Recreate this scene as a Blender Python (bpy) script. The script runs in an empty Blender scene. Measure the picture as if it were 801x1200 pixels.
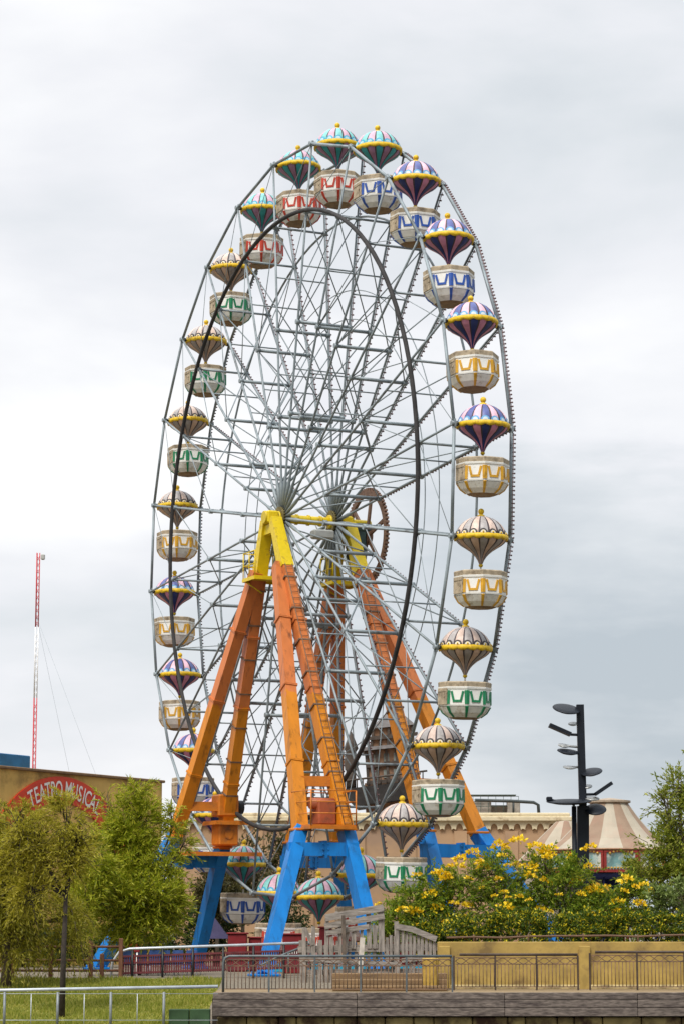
import bpy, math, random
import numpy as np
from mathutils import Vector, Matrix

random.seed(7)
RNG = np.random.default_rng(7)
PI = math.pi
scene = bpy.context.scene
COL = scene.collection

# ------------------------------------------------------------------ camera
F_PX, PITCH, CAM_H = 2910.646, 0.166394, 1.75
cam_d = bpy.data.cameras.new('camera')
cam_d.sensor_fit = 'HORIZONTAL'
cam_d.sensor_width = 36.0
cam_d.lens = 36.0 * F_PX / 801.0
cam_d.clip_start = 0.5
cam_d.clip_end = 20000
cam = bpy.data.objects.new('camera', cam_d)
COL.objects.link(cam)
cam.location = (0, 0, CAM_H)
cam.rotation_euler = (PI / 2 + PITCH, 0, 0)
scene.camera = cam

# ------------------------------------------------------------------ world
SUN_EL, SUN_AZ = math.radians(54), math.radians(203)     # azimuth from +Y, clockwise seen from above
w = bpy.data.worlds.new('World')
scene.world = w
w.use_nodes = True
nt = w.node_tree
nt.nodes.clear()
def N(tree, t, **kw):
    n = tree.nodes.new(t)
    for k, v in kw.items():
        setattr(n, k, v)
    return n
out = N(nt, 'ShaderNodeOutputWorld')
add = N(nt, 'ShaderNodeAddShader')
bg_sky = N(nt, 'ShaderNodeBackground')
bg_cl = N(nt, 'ShaderNodeBackground')
sky = N(nt, 'ShaderNodeTexSky')
sky.sky_type = 'NISHITA'
sky.sun_disc = False
sky.sun_elevation = SUN_EL
sky.sun_rotation = SUN_AZ
sky.air_density = 1.0
sky.dust_density = 3.0
bg_sky.inputs['Strength'].default_value = 0.006         # the little blue that gets through the cloud deck
nt.links.new(sky.outputs[0], bg_sky.inputs['Color'])
tc = N(nt, 'ShaderNodeTexCoord')
sep = N(nt, 'ShaderNodeSeparateXYZ')
nt.links.new(tc.outputs['Generated'], sep.inputs[0])
mp = N(nt, 'ShaderNodeMapping')
mp.inputs['Scale'].default_value = (4.0, 4.0, 10.0)
mp.inputs['Rotation'].default_value = (0, math.radians(8), 0)
mp.inputs['Location'].default_value = (1.35, 0.0, 0.55)
nt.links.new(tc.outputs['Generated'], mp.inputs[0])
no = N(nt, 'ShaderNodeTexNoise')
no.inputs['Scale'].default_value = 1.0
no.inputs['Detail'].default_value = 6
no.inputs['Roughness'].default_value = 0.5
no.inputs['Distortion'].default_value = 0.15
nt.links.new(mp.outputs[0], no.inputs['Vector'])
# heavier cloud bank low down to the right, bright gap in the middle
gx = N(nt, 'ShaderNodeMath', operation='MULTIPLY_ADD')
gx.inputs[1].default_value = -0.45
gx.inputs[2].default_value = 0.03
nt.links.new(sep.outputs[0], gx.inputs[0])
gz = N(nt, 'ShaderNodeMapRange')
gz.interpolation_type = 'SMOOTHSTEP'
gz.inputs['From Min'].default_value = 0.08
gz.inputs['From Max'].default_value = 0.21
gz.inputs['To Min'].default_value = -0.035
gz.inputs['To Max'].default_value = 0.10
nt.links.new(sep.outputs[2], gz.inputs['Value'])
gt = N(nt, 'ShaderNodeMapRange')
gt.interpolation_type = 'SMOOTHSTEP'
gt.inputs['From Min'].default_value = 0.21
gt.inputs['From Max'].default_value = 0.35
gt.inputs['To Min'].default_value = 0.0
gt.inputs['To Max'].default_value = -0.15
nt.links.new(sep.outputs[2], gt.inputs['Value'])
s1 = N(nt, 'ShaderNodeMath', operation='ADD')
nt.links.new(gx.outputs[0], s1.inputs[0]); nt.links.new(gz.outputs[0], s1.inputs[1])
s2 = N(nt, 'ShaderNodeMath', operation='ADD')
nt.links.new(s1.outputs[0], s2.inputs[0]); nt.links.new(gt.outputs[0], s2.inputs[1])
s3 = N(nt, 'ShaderNodeMath', operation='ADD')
nt.links.new(s2.outputs[0], s3.inputs[0]); nt.links.new(no.outputs[0], s3.inputs[1])
# a cloud bank low on the right: soft upper edge, broken into bands by a second, flatter noise
bz = N(nt, 'ShaderNodeMapRange'); bz.interpolation_type = 'SMOOTHSTEP'
bz.inputs['From Min'].default_value = 0.200; bz.inputs['From Max'].default_value = 0.172
bxr = N(nt, 'ShaderNodeMapRange'); bxr.interpolation_type = 'SMOOTHSTEP'
bxr.inputs['From Min'].default_value = -0.10; bxr.inputs['From Max'].default_value = 0.08
bxr.inputs['To Min'].default_value = 0.25; bxr.inputs['To Max'].default_value = 1.0
mp2 = N(nt, 'ShaderNodeMapping'); mp2.inputs['Scale'].default_value = (9, 9, 34); mp2.inputs['Location'].default_value = (3.1, 0, 2.2)
nt.links.new(tc.outputs['Generated'], mp2.inputs[0])
no2 = N(nt, 'ShaderNodeTexNoise'); no2.inputs['Scale'].default_value = 1.0; no2.inputs['Detail'].default_value = 6; no2.inputs['Roughness'].default_value = 0.55
nt.links.new(mp2.outputs[0], no2.inputs['Vector'])
wob = N(nt, 'ShaderNodeMath', operation='MULTIPLY_ADD'); wob.inputs[1].default_value = 0.045; 
nt.links.new(no2.outputs[0], wob.inputs[0]); nt.links.new(sep.outputs[2], wob.inputs[2])
wob2 = N(nt, 'ShaderNodeMath', operation='SUBTRACT'); wob2.inputs[1].default_value = 0.0225
nt.links.new(wob.outputs[0], wob2.inputs[0])
nt.links.new(wob2.outputs[0], bz.inputs['Value']); nt.links.new(sep.outputs[0], bxr.inputs['Value'])
nn = N(nt, 'ShaderNodeMapRange'); nn.inputs['From Min'].default_value = 0.3; nn.inputs['From Max'].default_value = 0.7
nn.inputs['To Min'].default_value = -0.25; nn.inputs['To Max'].default_value = -0.04
nt.links.new(no2.outputs[0], nn.inputs['Value'])
bm1 = N(nt, 'ShaderNodeMath', operation='MULTIPLY'); nt.links.new(bz.outputs[0], bm1.inputs[0]); nt.links.new(bxr.outputs[0], bm1.inputs[1])
bm2 = N(nt, 'ShaderNodeMath', operation='MULTIPLY'); nt.links.new(bm1.outputs[0], bm2.inputs[0]); nt.links.new(nn.outputs[0], bm2.inputs[1])
s4 = N(nt, 'ShaderNodeMath', operation='ADD'); nt.links.new(s3.outputs[0], s4.inputs[0]); nt.links.new(bm2.outputs[0], s4.inputs[1])
cr = N(nt, 'ShaderNodeValToRGB')
els = cr.color_ramp.elements
els[0].position = 0.22; els[0].color = (0.44, 0.49, 0.535, 1)
els[1].position = 0.70; els[1].color = (0.885, 0.885, 0.89, 1)
e = els.new(0.44); e.color = (0.63, 0.66, 0.69, 1)
e = els.new(0.55); e.color = (0.735, 0.745, 0.775, 1)
nt.links.new(s4.outputs[0], cr.inputs[0])
# an overcast sky is two to three times brighter overhead than at the horizon
zen = N(nt, 'ShaderNodeMapRange')
zen.interpolation_type = 'SMOOTHSTEP'
zen.inputs['From Min'].default_value = 0.40
zen.inputs['From Max'].default_value = 0.95
zen.inputs['To Min'].default_value = 0.93
zen.inputs['To Max'].default_value = 2.5
nt.links.new(sep.outputs[2], zen.inputs['Value'])
nt.links.new(cr.outputs[0], bg_cl.inputs['Color'])
# added dimming of the unseen sky behind the viewer, for stronger sun contrast
back_dim = N(nt, 'ShaderNodeMapRange')
back_dim.interpolation_type = 'SMOOTHSTEP'
back_dim.inputs['From Min'].default_value = -0.5
back_dim.inputs['From Max'].default_value = 0.7
back_dim.inputs['To Min'].default_value = 0.8
back_dim.inputs['To Max'].default_value = 1.0
nt.links.new(sep.outputs[1], back_dim.inputs['Value'])
mulc = N(nt, 'ShaderNodeMath', operation='MULTIPLY')
nt.links.new(zen.outputs[0], mulc.inputs[0]); nt.links.new(back_dim.outputs[0], mulc.inputs[1])
nt.links.new(mulc.outputs[0], bg_cl.inputs['Strength'])
nt.links.new(bg_sky.outputs[0], add.inputs[0])
nt.links.new(bg_cl.outputs[0], add.inputs[1])
nt.links.new(add.outputs[0], out.inputs[0])

# ------------------------------------------------------------------ sun (veiled)
sd = bpy.data.lights.new('sun', 'SUN')
sd.energy = 2.3
sd.angle = math.radians(20)
sd.color = (1.0, 0.95, 0.88)
sun = bpy.data.objects.new('sun', sd)
COL.objects.link(sun)
dirs = Vector((math.sin(SUN_AZ) * math.cos(SUN_EL), math.cos(SUN_AZ) * math.cos(SUN_EL), math.sin(SUN_EL)))
sun.rotation_euler = dirs.to_track_quat('Z', 'Y').to_euler()
sun.location = (0, 0, 60)
vs = scene.view_settings
vs.view_transform = 'Standard'
vs.look = 'None'
vs.gamma = 1.0
vs.exposure = 0.32
vs.use_curve_mapping = False
try:
    scene.cycles.max_bounces = 6
    scene.cycles.transparent_max_bounces = 6
except Exception:
    pass

# ------------------------------------------------------------------ pixel -> place helpers (photo is 801 x 1200)
def ray(px, py):
    a = (px - 400.5) / F_PX
    b = -(py - 600) / F_PX
    c, s = math.cos(PITCH), math.sin(PITCH)
    return Vector((a, c - b * s, s + b * c))
def at(px, py, Y):
    d = ray(px, py)
    t = Y / d.y
    return Vector((d.x * t, Y, CAM_H + d.z * t))
def X_at(px, Y, py=1100):
    return at(px, py, Y).x
def Z_at(py, Y):
    return at(400.5, py, Y).z

# ------------------------------------------------------------------ materials
M = {}
def mat(name, col, rough=0.6, var=0.12, scale=6.0, metal=0.0, dirt=None, dirt_amt=0.0, dirt_scale=2.0,
        bump=0.0, stretch=(1, 1, 1), detail=5, spec=0.4):
    if name in M:
        return M[name]
    m = bpy.data.materials.new(name)
    m.use_nodes = True
    t = m.node_tree
    b = t.nodes['Principled BSDF']
    b.inputs['Roughness'].default_value = rough
    b.inputs['Metallic'].default_value = metal
    b.inputs['Specular IOR Level'].default_value = spec
    tcn = N(t, 'ShaderNodeTexCoord')
    mpn = N(t, 'ShaderNodeMapping')
    mpn.inputs['Scale'].default_value = stretch
    oi = N(t, 'ShaderNodeObjectInfo')
    rnd_ = N(t, 'ShaderNodeMath', operation='MULTIPLY')
    rnd_.inputs[1].default_value = 37.0
    t.links.new(oi.outputs['Random'], rnd_.inputs[0])
    va = N(t, 'ShaderNodeVectorMath', operation='ADD')
    t.links.new(tcn.outputs['Object'], va.inputs[0])
    t.links.new(rnd_.outputs[0], va.inputs[1])
    t.links.new(va.outputs[0], mpn.inputs[0])
    nz = N(t, 'ShaderNodeTexNoise')
    nz.inputs['Scale'].default_value = scale
    nz.inputs['Detail'].default_value = detail
    t.links.new(mpn.outputs[0], nz.inputs['Vector'])
    rp = N(t, 'ShaderNodeValToRGB')
    rp.color_ramp.elements[0].position = 0.3
    rp.color_ramp.elements[1].position = 0.7
    lo = tuple(max(0, c * (1 - var)) for c in col)
    hi = tuple(min(1, c * (1 + var)) for c in col)
    rp.color_ramp.elements[0].color = (*lo, 1)
    rp.color_ramp.elements[1].color = (*hi, 1)
    t.links.new(nz.outputs[0], rp.inputs[0])
    last = rp.outputs[0]
    if dirt:
        n2 = N(t, 'ShaderNodeTexNoise')
        n2.inputs['Scale'].default_value = dirt_scale
        n2.inputs['Detail'].default_value = 9
        n2.inputs['Roughness'].default_value = 0.65
        t.links.new(mpn.outputs[0], n2.inputs['Vector'])
        r2 = N(t, 'ShaderNodeMapRange')
        r2.inputs['From Min'].default_value = 0.62 - 0.3 * dirt_amt
        r2.inputs['From Max'].default_value = 0.80 - 0.3 * dirt_amt
        t.links.new(n2.outputs[0], r2.inputs['Value'])
        mx = N(t, 'ShaderNodeMix', data_type='RGBA')
        t.links.new(r2.outputs[0], mx.inputs['Factor'])
        t.links.new(last, mx.inputs['A'])
        mx.inputs['B'].default_value = (*dirt, 1)
        last = mx.outputs['Result']
    t.links.new(last, b.inputs['Base Color'])
    if bump > 0:
        bp = N(t, 'ShaderNodeBump')
        bp.inputs['Strength'].default_value = bump
        bp.inputs['Distance'].default_value = 0.03
        t.links.new(nz.outputs[0], bp.inputs['Height'])
        t.links.new(bp.outputs[0], b.inputs['Normal'])
    M[name] = m
    return m

def leaf_mat(name, c0, c1, c2, trans=0.25, mid=0.5):
    m = bpy.data.materials.new(name)
    m.use_nodes = True
    t = m.node_tree
    b = t.nodes['Principled BSDF']
    o = t.nodes['Material Output']
    g = N(t, 'ShaderNodeNewGeometry')
    rp = N(t, 'ShaderNodeValToRGB')
    rp.color_ramp.elements[0].color = (*c0, 1)
    rp.color_ramp.elements[1].color = (*c2, 1)
    ee = rp.color_ramp.elements.new(mid)
    ee.color = (*c1, 1)
    t.links.new(g.outputs['Random Per Island'], rp.inputs[0])
    t.links.new(rp.outputs[0], b.inputs['Base Color'])
    b.inputs['Roughness'].default_value = 0.5
    b.inputs['Specular IOR Level'].default_value = 0.3
    tr = N(t, 'ShaderNodeBsdfTranslucent')
    t.links.new(rp.outputs[0], tr.inputs['Color'])
    mx = N(t, 'ShaderNodeMixShader')
    mx.inputs[0].default_value = trans
    t.links.new(b.outputs[0], mx.inputs[1])
    t.links.new(tr.outputs[0], mx.inputs[2])
    t.links.new(mx.outputs[0], o.inputs['Surface'])
    M[name] = m
    return m

def height_paint(name, low, high, z, var=0.1):
    """two coats of paint meeting at a fixed height, chipped and rust-stained"""
    m = mat(name, high, 0.5, var, 3.0, dirt=(0.19, 0.06, 0.02), dirt_amt=0.30, dirt_scale=3.2, stretch=(1, 1, 0.16))
    t = m.node_tree
    b = t.nodes['Principled BSDF']
    src = b.inputs['Base Color'].links[0].from_socket
    tcn = N(t, 'ShaderNodeTexCoord')
    sp = N(t, 'ShaderNodeSeparateXYZ')
    t.links.new(tcn.outputs['Object'], sp.inputs[0])
    nz = N(t, 'ShaderNodeTexNoise')
    nz.inputs['Scale'].default_value = 4
    t.links.new(tcn.outputs['Object'], nz.inputs['Vector'])
    ad = N(t, 'ShaderNodeMath', operation='ADD')
    t.links.new(sp.outputs[2], ad.inputs[0]); t.links.new(nz.outputs[0], ad.inputs[1])
    lt = N(t, 'ShaderNodeMath', operation='LESS_THAN')
    lt.inputs[1].default_value = z
    t.links.new(ad.outputs[0], lt.inputs[0])
    ml = N(t, 'ShaderNodeMix', data_type='RGBA')
    ml.blend_type = 'MULTIPLY'
    ml.inputs['B'].default_value = (low[0] / high[0], low[1] / high[1], low[2] / high[2], 1)
    t.links.new(lt.outputs[0], ml.inputs['Factor'])
    t.links.new(src, ml.inputs['A'])
    t.links.new(ml.outputs['Result'], b.inputs['Base Color'])
    return m

GAL = mat('galvanised', (0.235, 0.275, 0.295), 0.5, 0.25, 1.3, metal=0.15, dirt=(0.085, 0.08, 0.08), dirt_amt=0.25, dirt_scale=1.1)
RINGD = mat('dark_ring_steel', (0.04, 0.038, 0.038), 0.7, 0.3, 2.5, spec=0.2)
ORANGE = height_paint('orange_paint', (0.60, 0.205, 0.006), (0.56, 0.165, 0.04), 11.6)
ORANGE2 = mat('orange_trim', (0.54, 0.165, 0.012), 0.5, 0.15, 4, dirt=(0.2, 0.08, 0.03), dirt_amt=0.3)
REDOX = mat('red_oxide', (0.36, 0.09, 0.035), 0.6, 0.2, 4, dirt=(0.12, 0.05, 0.03), dirt_amt=0.4)
BLUE = mat('blue_paint', (0.003, 0.185, 0.55), 0.45, 0.14, 2.5, dirt=(0.01, 0.085, 0.22), dirt_amt=0.3, dirt_scale=3.0, stretch=(1, 1, 0.2))
YEL = mat('yellow_paint', (0.68, 0.50, 0.006), 0.45, 0.12, 3, dirt=(0.22, 0.12, 0.03), dirt_amt=0.25, dirt_scale=3)
BLACK = mat('black_steel', (0.014, 0.015, 0.017), 0.45, 0.2, 4)
BULB = mat('bulb_glass', (0.16, 0.09, 0.09), 0.25, 0.25, 9)
RUST = mat('rusty_brown', (0.20, 0.12, 0.085), 0.7, 0.25, 5, dirt=(0.10, 0.05, 0.03), dirt_amt=0.4)
GREYBOX = mat('grey_enamel', (0.42, 0.43, 0.41), 0.5, 0.1, 4)

# ------------------------------------------------------------------ mesh builder
class MB:
    def __init__(s):
        s.v = []; s.f = []; s.m = []; s.sm = []
    def _add(s, vs_, fs_, mi=0, smooth=False):
        o = len(s.v)
        s.v += [tuple(v) for v in vs_]
        for f in fs_:
            s.f.append(tuple(i + o for i in f)); s.m.append(mi); s.sm.append(smooth)
    def box(s, c, size, rot=None, mi=0, taper=1.0):
        hx, hy, hz = size[0] / 2, size[1] / 2, size[2] / 2
        vs_ = []
        for z, k in ((-hz, 1.0), (hz, taper)):
            for x, y in ((-1, -1), (1, -1), (1, 1), (-1, 1)):
                vs_.append(Vector((x * hx * k, y * hy * k, z)))
        if rot is not None:
            vs_ = [rot @ v for v in vs_]
        c = Vector(c)
        vs_ = [v + c for v in vs_]
        s._add(vs_, [(3, 2, 1, 0), (4, 5, 6, 7), (0, 1, 5, 4), (1, 2, 6, 5), (2, 3, 7, 6), (3, 0, 4, 7)], mi)
    def bevbox(s, c, size, b=0.02, rot=None, mi=0):
        """box with chamfered vertical and top edges"""
        hx, hy, hz = size[0] / 2, size[1] / 2, size[2] / 2
        ring = lambda x, y, z: [Vector(p) for p in ((-x + b, -y, z), (x - b, -y, z), (x, -y + b, z), (x, y - b, z), (x - b, y, z), (-x + b, y, z), (-x, y - b, z), (-x, -y + b, z))]
        rs = [ring(hx - b, hy - b, -hz), ring(hx, hy, -hz + b), ring(hx, hy, hz - b), ring(hx - b, hy - b, hz)]
        vs_ = [p for r in rs for p in r]
        if rot is not None:
            vs_ = [rot @ v for v in vs_]
        c = Vector(c)
        fs_ = [tuple(range(7, -1, -1)), tuple(range(24, 32))]
        for k in range(3):
            for i in range(8):
                j = (i + 1) % 8
                fs_.append((k * 8 + i, k * 8 + j, k * 8 + 8 + j, k * 8 + 8 + i))
        s._add([v + c for v in vs_], fs_, mi)
    def beam(s, p0, p1, wx, wy, up=(0, 0, 1), mi=0, wx1=None, wy1=None):
        """rectangular bar from p0 to p1; wy is measured along 'up' made square to the bar"""
        p0, p1, up = Vector(p0), Vector(p1), Vector(up)
        d = (p1 - p0).normalized()
        x = d.cross(up)
        if x.length < 1e-4:
            x = d.cross(Vector((1, 0, 0)))
        x.normalize()
        y = x.cross(d).normalized()
        wx1 = wx if wx1 is None else wx1
        wy1 = wy if wy1 is None else wy1
        vs_ = []
        for p, a, b in ((p0, wx, wy), (p1, wx1, wy1)):
            for i, j in ((-1, -1), (1, -1), (1, 1), (-1, 1)):
                vs_.append(p + x * (i * a / 2) + y * (j * b / 2))
        s._add(vs_, [(3, 2, 1, 0), (4, 5, 6, 7), (0, 1, 5, 4), (1, 2, 6, 5), (2, 3, 7, 6), (3, 0, 4, 7)], mi)
    def tube(s, pts, r, n=8, mi=0, closed=False, caps=True):
        pts = [Vector(p) for p in pts]
        k = len(pts)
        rr = r if isinstance(r, (list, tuple)) else [r] * k
        prev = None
        vs_ = []
        for i, p in enumerate(pts):
            if closed:
                d = pts[(i + 1) % k] - pts[i - 1]
            else:
                d = pts[min(i + 1, k - 1)] - pts[max(i - 1, 0)]
            d.normalize()
            if prev is None:
                a = d.orthogonal().normalized()
            else:
                a = prev - d * prev.dot(d)
                a = a.normalized() if a.length > 1e-5 else d.orthogonal().normalized()
            prev = a
            b = d.cross(a)
            for j in range(n):
                t = 2 * PI * j / n
                vs_.append(p + (a * math.cos(t) + b * math.sin(t)) * rr[i])
        fs_ = []
        for i in range(k if closed else k - 1):
            i2 = (i + 1) % k
            for j in range(n):
                j2 = (j + 1) % n
                fs_.append((i * n + j, i * n + j2, i2 * n + j2, i2 * n + j))
        s._add(vs_, fs_, mi, True)
        if caps and not closed:
            o = len(s.v) - len(vs_)
            s.f.append(tuple(o + j for j in range(n - 1, -1, -1))); s.m.append(mi); s.sm.append(False)
            s.f.append(tuple(o + (k - 1) * n + j for j in range(n))); s.m.append(mi); s.sm.append(False)
    def lathe(s, prof, n=24, mi=0, origin=(0, 0, 0), fn=None, rfn=None, smooth=True, rot=None, phase=0.0, capb=False, capt=False):
        o = Vector(origin)
        vs_ = []
        for r, z in prof:
            for j in range(n):
                t = 2 * PI * j / n + phase
                q = r * (rfn(j, z) if rfn else 1)
                v = Vector((q * math.cos(t), q * math.sin(t), z))
                if rot is not None:
                    v = rot @ v
                vs_.append(v + o)
        base = len(s.v)
        s.v += [tuple(v) for v in vs_]
        for i in range(len(prof) - 1):
            for j in range(n):
                j2 = (j + 1) % n
                s.f.append((base + i * n + j, base + i * n + j2, base + (i + 1) * n + j2, base + (i + 1) * n + j))
                s.m.append(fn(i, j) if fn else mi); s.sm.append(smooth)
        if capb:
            s.f.append(tuple(base + j for j in range(n - 1, -1, -1))); s.m.append(mi); s.sm.append(False)
        if capt:
            k = len(prof) - 1
            s.f.append(tuple(base + k * n + j for j in range(n))); s.m.append(mi); s.sm.append(False)
    def ball(s, c, r, n=10, k=6, mi=0, sz=1.0, rot=None):
        prof = [(max(1e-4, r * math.sin(PI * i / k)), -r * sz * math.cos(PI * i / k)) for i in range(k + 1)]
        s.lathe(prof, n, mi, origin=c, rot=rot)
    def sheet(s, pts, mi=0):
        s._add(pts, [tuple(range(len(pts)))], mi)
    def prism(s, pts, off, mi=0):
        """closed polygon pts pushed along vector off"""
        off = Vector(off)
        a = [Vector(p) for p in pts]
        n = len(a)
        vs_ = a + [p + off for p in a]
        fs_ = [tuple(range(n)), tuple(range(2 * n - 1, n - 1, -1))]
        for i in range(n):
            j = (i + 1) % n
            fs_.append((j, i, n + i, n + j))
        s._add(vs_, fs_, mi)
    def mesh(s, name, mats):
        me = bpy.data.meshes.new(name)
        me.from_pydata(s.v, [], s.f)
        me.polygons.foreach_set('material_index', s.m)
        me.polygons.foreach_set('use_smooth', s.sm)
        for m in (mats if isinstance(mats, (list, tuple)) else [mats]):
            me.materials.append(m)
        me.update()
        return me
    def build(s, name, mats, parent=None, loc=None):
        o = bpy.data.objects.new(name, s.mesh(name, mats))
        COL.objects.link(o)
        if parent is not None:
            o.parent = parent
        if loc is not None:
            o.location = loc
        return o

def tag(o, label=None, cat=None, group=None, kind=None):
    if label: o['label'] = label
    if cat: o['category'] = cat
    if group: o['group'] = group
    if kind: o['kind'] = kind
    return o
def thing(name, label, cat, loc=(0, 0, 0), rz=0.0, group=None):
    o = bpy.data.objects.new(name, None)
    COL.objects.link(o)
    o.location = loc
    o.rotation_euler = (0, 0, rz)
    o.empty_display_size = 0.3
    return tag(o, label, cat, group)
def link_copy(o, parent):
    c = o.copy()
    COL.objects.link(c)
    c.parent = parent
    return c
def inst(me, name, parent, loc=(0, 0, 0), rot=(0, 0, 0)):
    o = bpy.data.objects.new(name, me)
    COL.objects.link(o)
    o.parent = parent
    o.location = loc
    o.rotation_euler = rot
    return o

# ================================================================== THE SETTING
def smooth01(t):
    t = max(0.0, min(1.0, t))
    return t * t * (3 - 2 * t)
def ground_z(x, y):
    lawn = -0.0885 * max(0.0, 91.3 - y)
    lawn = max(lawn, -1.30)
    k = smooth01((x + 4.05) / 0.8)
    paved = -0.36 * smooth01((93 - y) / 6)
    return lawn * (1 - k) + paved * k
GRD = bpy.data.materials.new('ground_mix')
GRD.use_nodes = True
t = GRD.node_tree
b = t.nodes['Principled BSDF']
b.inputs['Roughness'].default_value = 0.9
b.inputs['Specular IOR Level'].default_value = 0.1
tcn = N(t, 'ShaderNodeTexCoord')
spn = N(t, 'ShaderNodeSeparateXYZ')
t.links.new(tcn.outputs['Object'], spn.inputs[0])
n1 = N(t, 'ShaderNodeTexNoise'); n1.inputs['Scale'].default_value = 1.3; n1.inputs['Detail'].default_value = 8
t.links.new(tcn.outputs['Object'], n1.inputs['Vector'])
n2 = N(t, 'ShaderNodeTexNoise'); n2.inputs['Scale'].default_value = 14; n2.inputs['Detail'].default_value = 6
t.links.new(tcn.outputs['Object'], n2.inputs['Vector'])
rg = N(t, 'ShaderNodeValToRGB')
rg.color_ramp.elements[0].position = 0.36; rg.color_ramp.elements[0].color = (0.14, 0.14, 0.025, 1)
rg.color_ramp.elements[1].position = 0.66; rg.color_ramp.elements[1].color = (0.32, 0.28, 0.07, 1)
t.links.new(n1.outputs[0], rg.inputs[0])
rp = N(t, 'ShaderNodeValToRGB')
rp.color_ramp.elements[0].position = 0.3; rp.color_ramp.elements[0].color = (0.13, 0.11, 0.085, 1)
rp.color_ramp.elements[1].position = 0.7; rp.color_ramp.elements[1].color = (0.25, 0.215, 0.165, 1)
t.links.new(n2.outputs[0], rp.inputs[0])
ady = N(t, 'ShaderNodeMath', operation='MULTIPLY_ADD')
ady.inputs[1].default_value = 1.6
t.links.new(n1.outputs[0], ady.inputs[0]); t.links.new(spn.outputs[1], ady.inputs[2])
isg = N(t, 'ShaderNodeMath', operation='LESS_THAN'); isg.inputs[1].default_value = 92.0
t.links.new(ady.outputs[0], isg.inputs[0])
isx = N(t, 'ShaderNodeMath', operation='LESS_THAN'); isx.inputs[1].default_value = -4.3
t.links.new(spn.outputs[0], isx.inputs[0])
both = N(t, 'ShaderNodeMath', operation='MULTIPLY')
t.links.new(isg.outputs[0], both.inputs[0]); t.links.new(isx.outputs[0], both.inputs[1])
mx = N(t, 'ShaderNodeMix', data_type='RGBA')
t.links.new(both.outputs[0], mx.inputs['Factor'])
t.links.new(rp.outputs[0], mx.inputs['A']); t.links.new(rg.outputs[0], mx.inputs['B'])
t.links.new(mx.outputs['Result'], b.inputs['Base Color'])
bp = N(t, 'ShaderNodeBump'); bp.inputs['Strength'].default_value = 0.5; bp.inputs['Distance'].default_value = 0.05
t.links.new(n2.outputs[0], bp.inputs['Height']); t.links.new(bp.outputs[0], b.inputs['Normal'])

g = MB()
xs = [-3000, -400, -80, -40, -25] + [-20 + i * 0.8 for i in range(51)] + [26, 40, 80, 400, 3000]
ys = [76.0] + [76.5 + i * 0.75 for i in range(34)] + [104, 112, 130, 160, 220, 500, 1500, 6000]
for y in ys:
    for x in xs:
        g.v.append((x, y, ground_z(x, y)))
nx = len(xs)
for j in range(len(ys) - 1):
    for i in range(nx - 1):
        # the dock and its stone quay stand in front: no ground sheet under the deck edge
        if xs[i] > -4.1 and ys[j] < 80.0:
            continue
        g.f.append((j * nx + i, j * nx + i + 1, (j + 1) * nx + i + 1, (j + 1) * nx + i)); g.m.append(0); g.sm.append(True)
tag(g.build('ground', GRD), kind='structure')

# bank below the lawn, down into the canal
bk = MB()
bk.box((-152, 78.0, -2.17), (296.1, 3.96, 1.46))
tag(bk.build('river_bank', mat('bank_earth', (0.10, 0.08, 0.05), 0.9, 0.3, 3)), kind='structure')
WAT = mat('canal_water', (0.05, 0.045, 0.03), 0.08, 0.2, 0.8, bump=0.25, stretch=(1, 2.5, 1), spec=0.5)
wt = MB()
wt.sheet([(-3000, -3000, -2.2), (3000, -3000, -2.2), (3000, 79, -2.2), (-3000, 79, -2.2)])
tag(wt.build('canal_water', WAT), kind='structure')

# grass blades on the lawn
def grass_mesh(n):
    y = RNG.uniform(76.3, 90.9, n); x = RNG.uniform(-12.5, -4.3, n)
    # denser tufts
    h = RNG.uniform(0.05, 0.15, n) * (0.6 + 0.8 * (np.sin(x * 2.1 + np.cos(y * 1.3) * 2) * 0.5 + 0.5))
    a = RNG.uniform(0, 2 * PI, n)
    wd = RNG.uniform(0.012, 0.03, n)
    z = np.array([ground_z(px, py) for px, py in zip(x, y)])
    lx = RNG.normal(0, 0.04, n); ly = RNG.normal(0, 0.04, n)
    v = np.zeros((n, 3, 3))
    v[:, 0] = np.stack([x - np.cos(a) * wd, y - np.sin(a) * wd, z - 0.01], 1)
    v[:, 1] = np.stack([x + np.cos(a) * wd, y + np.sin(a) * wd, z - 0.01], 1)
    v[:, 2] = np.stack([x + lx, y + ly, z + h], 1)
    me = bpy.data.meshes.new('lawn_grass')
    me.vertices.add(n * 3); me.vertices.foreach_set('co', v.reshape(-1))
    me.loops.add(n * 3); me.loops.foreach_set('vertex_index', np.arange(n * 3))
    me.polygons.add(n); me.polygons.foreach_set('loop_start', np.arange(0, n * 3, 3)); me.polygons.foreach_set('loop_total', np.full(n, 3))
    me.update(); me.validate()
    return me
gm = grass_mesh(42000)
gm.materials.append(leaf_mat('grass_leaf', (0.15, 0.19, 0.02), (0.28, 0.31, 0.04), (0.45, 0.41, 0.10), 0.42))
go = bpy.data.objects.new('lawn_grass', gm); COL.objects.link(go)
tag(go, 'short yellow green grass covering the sloping lawn', 'grass', kind='stuff')

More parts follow.
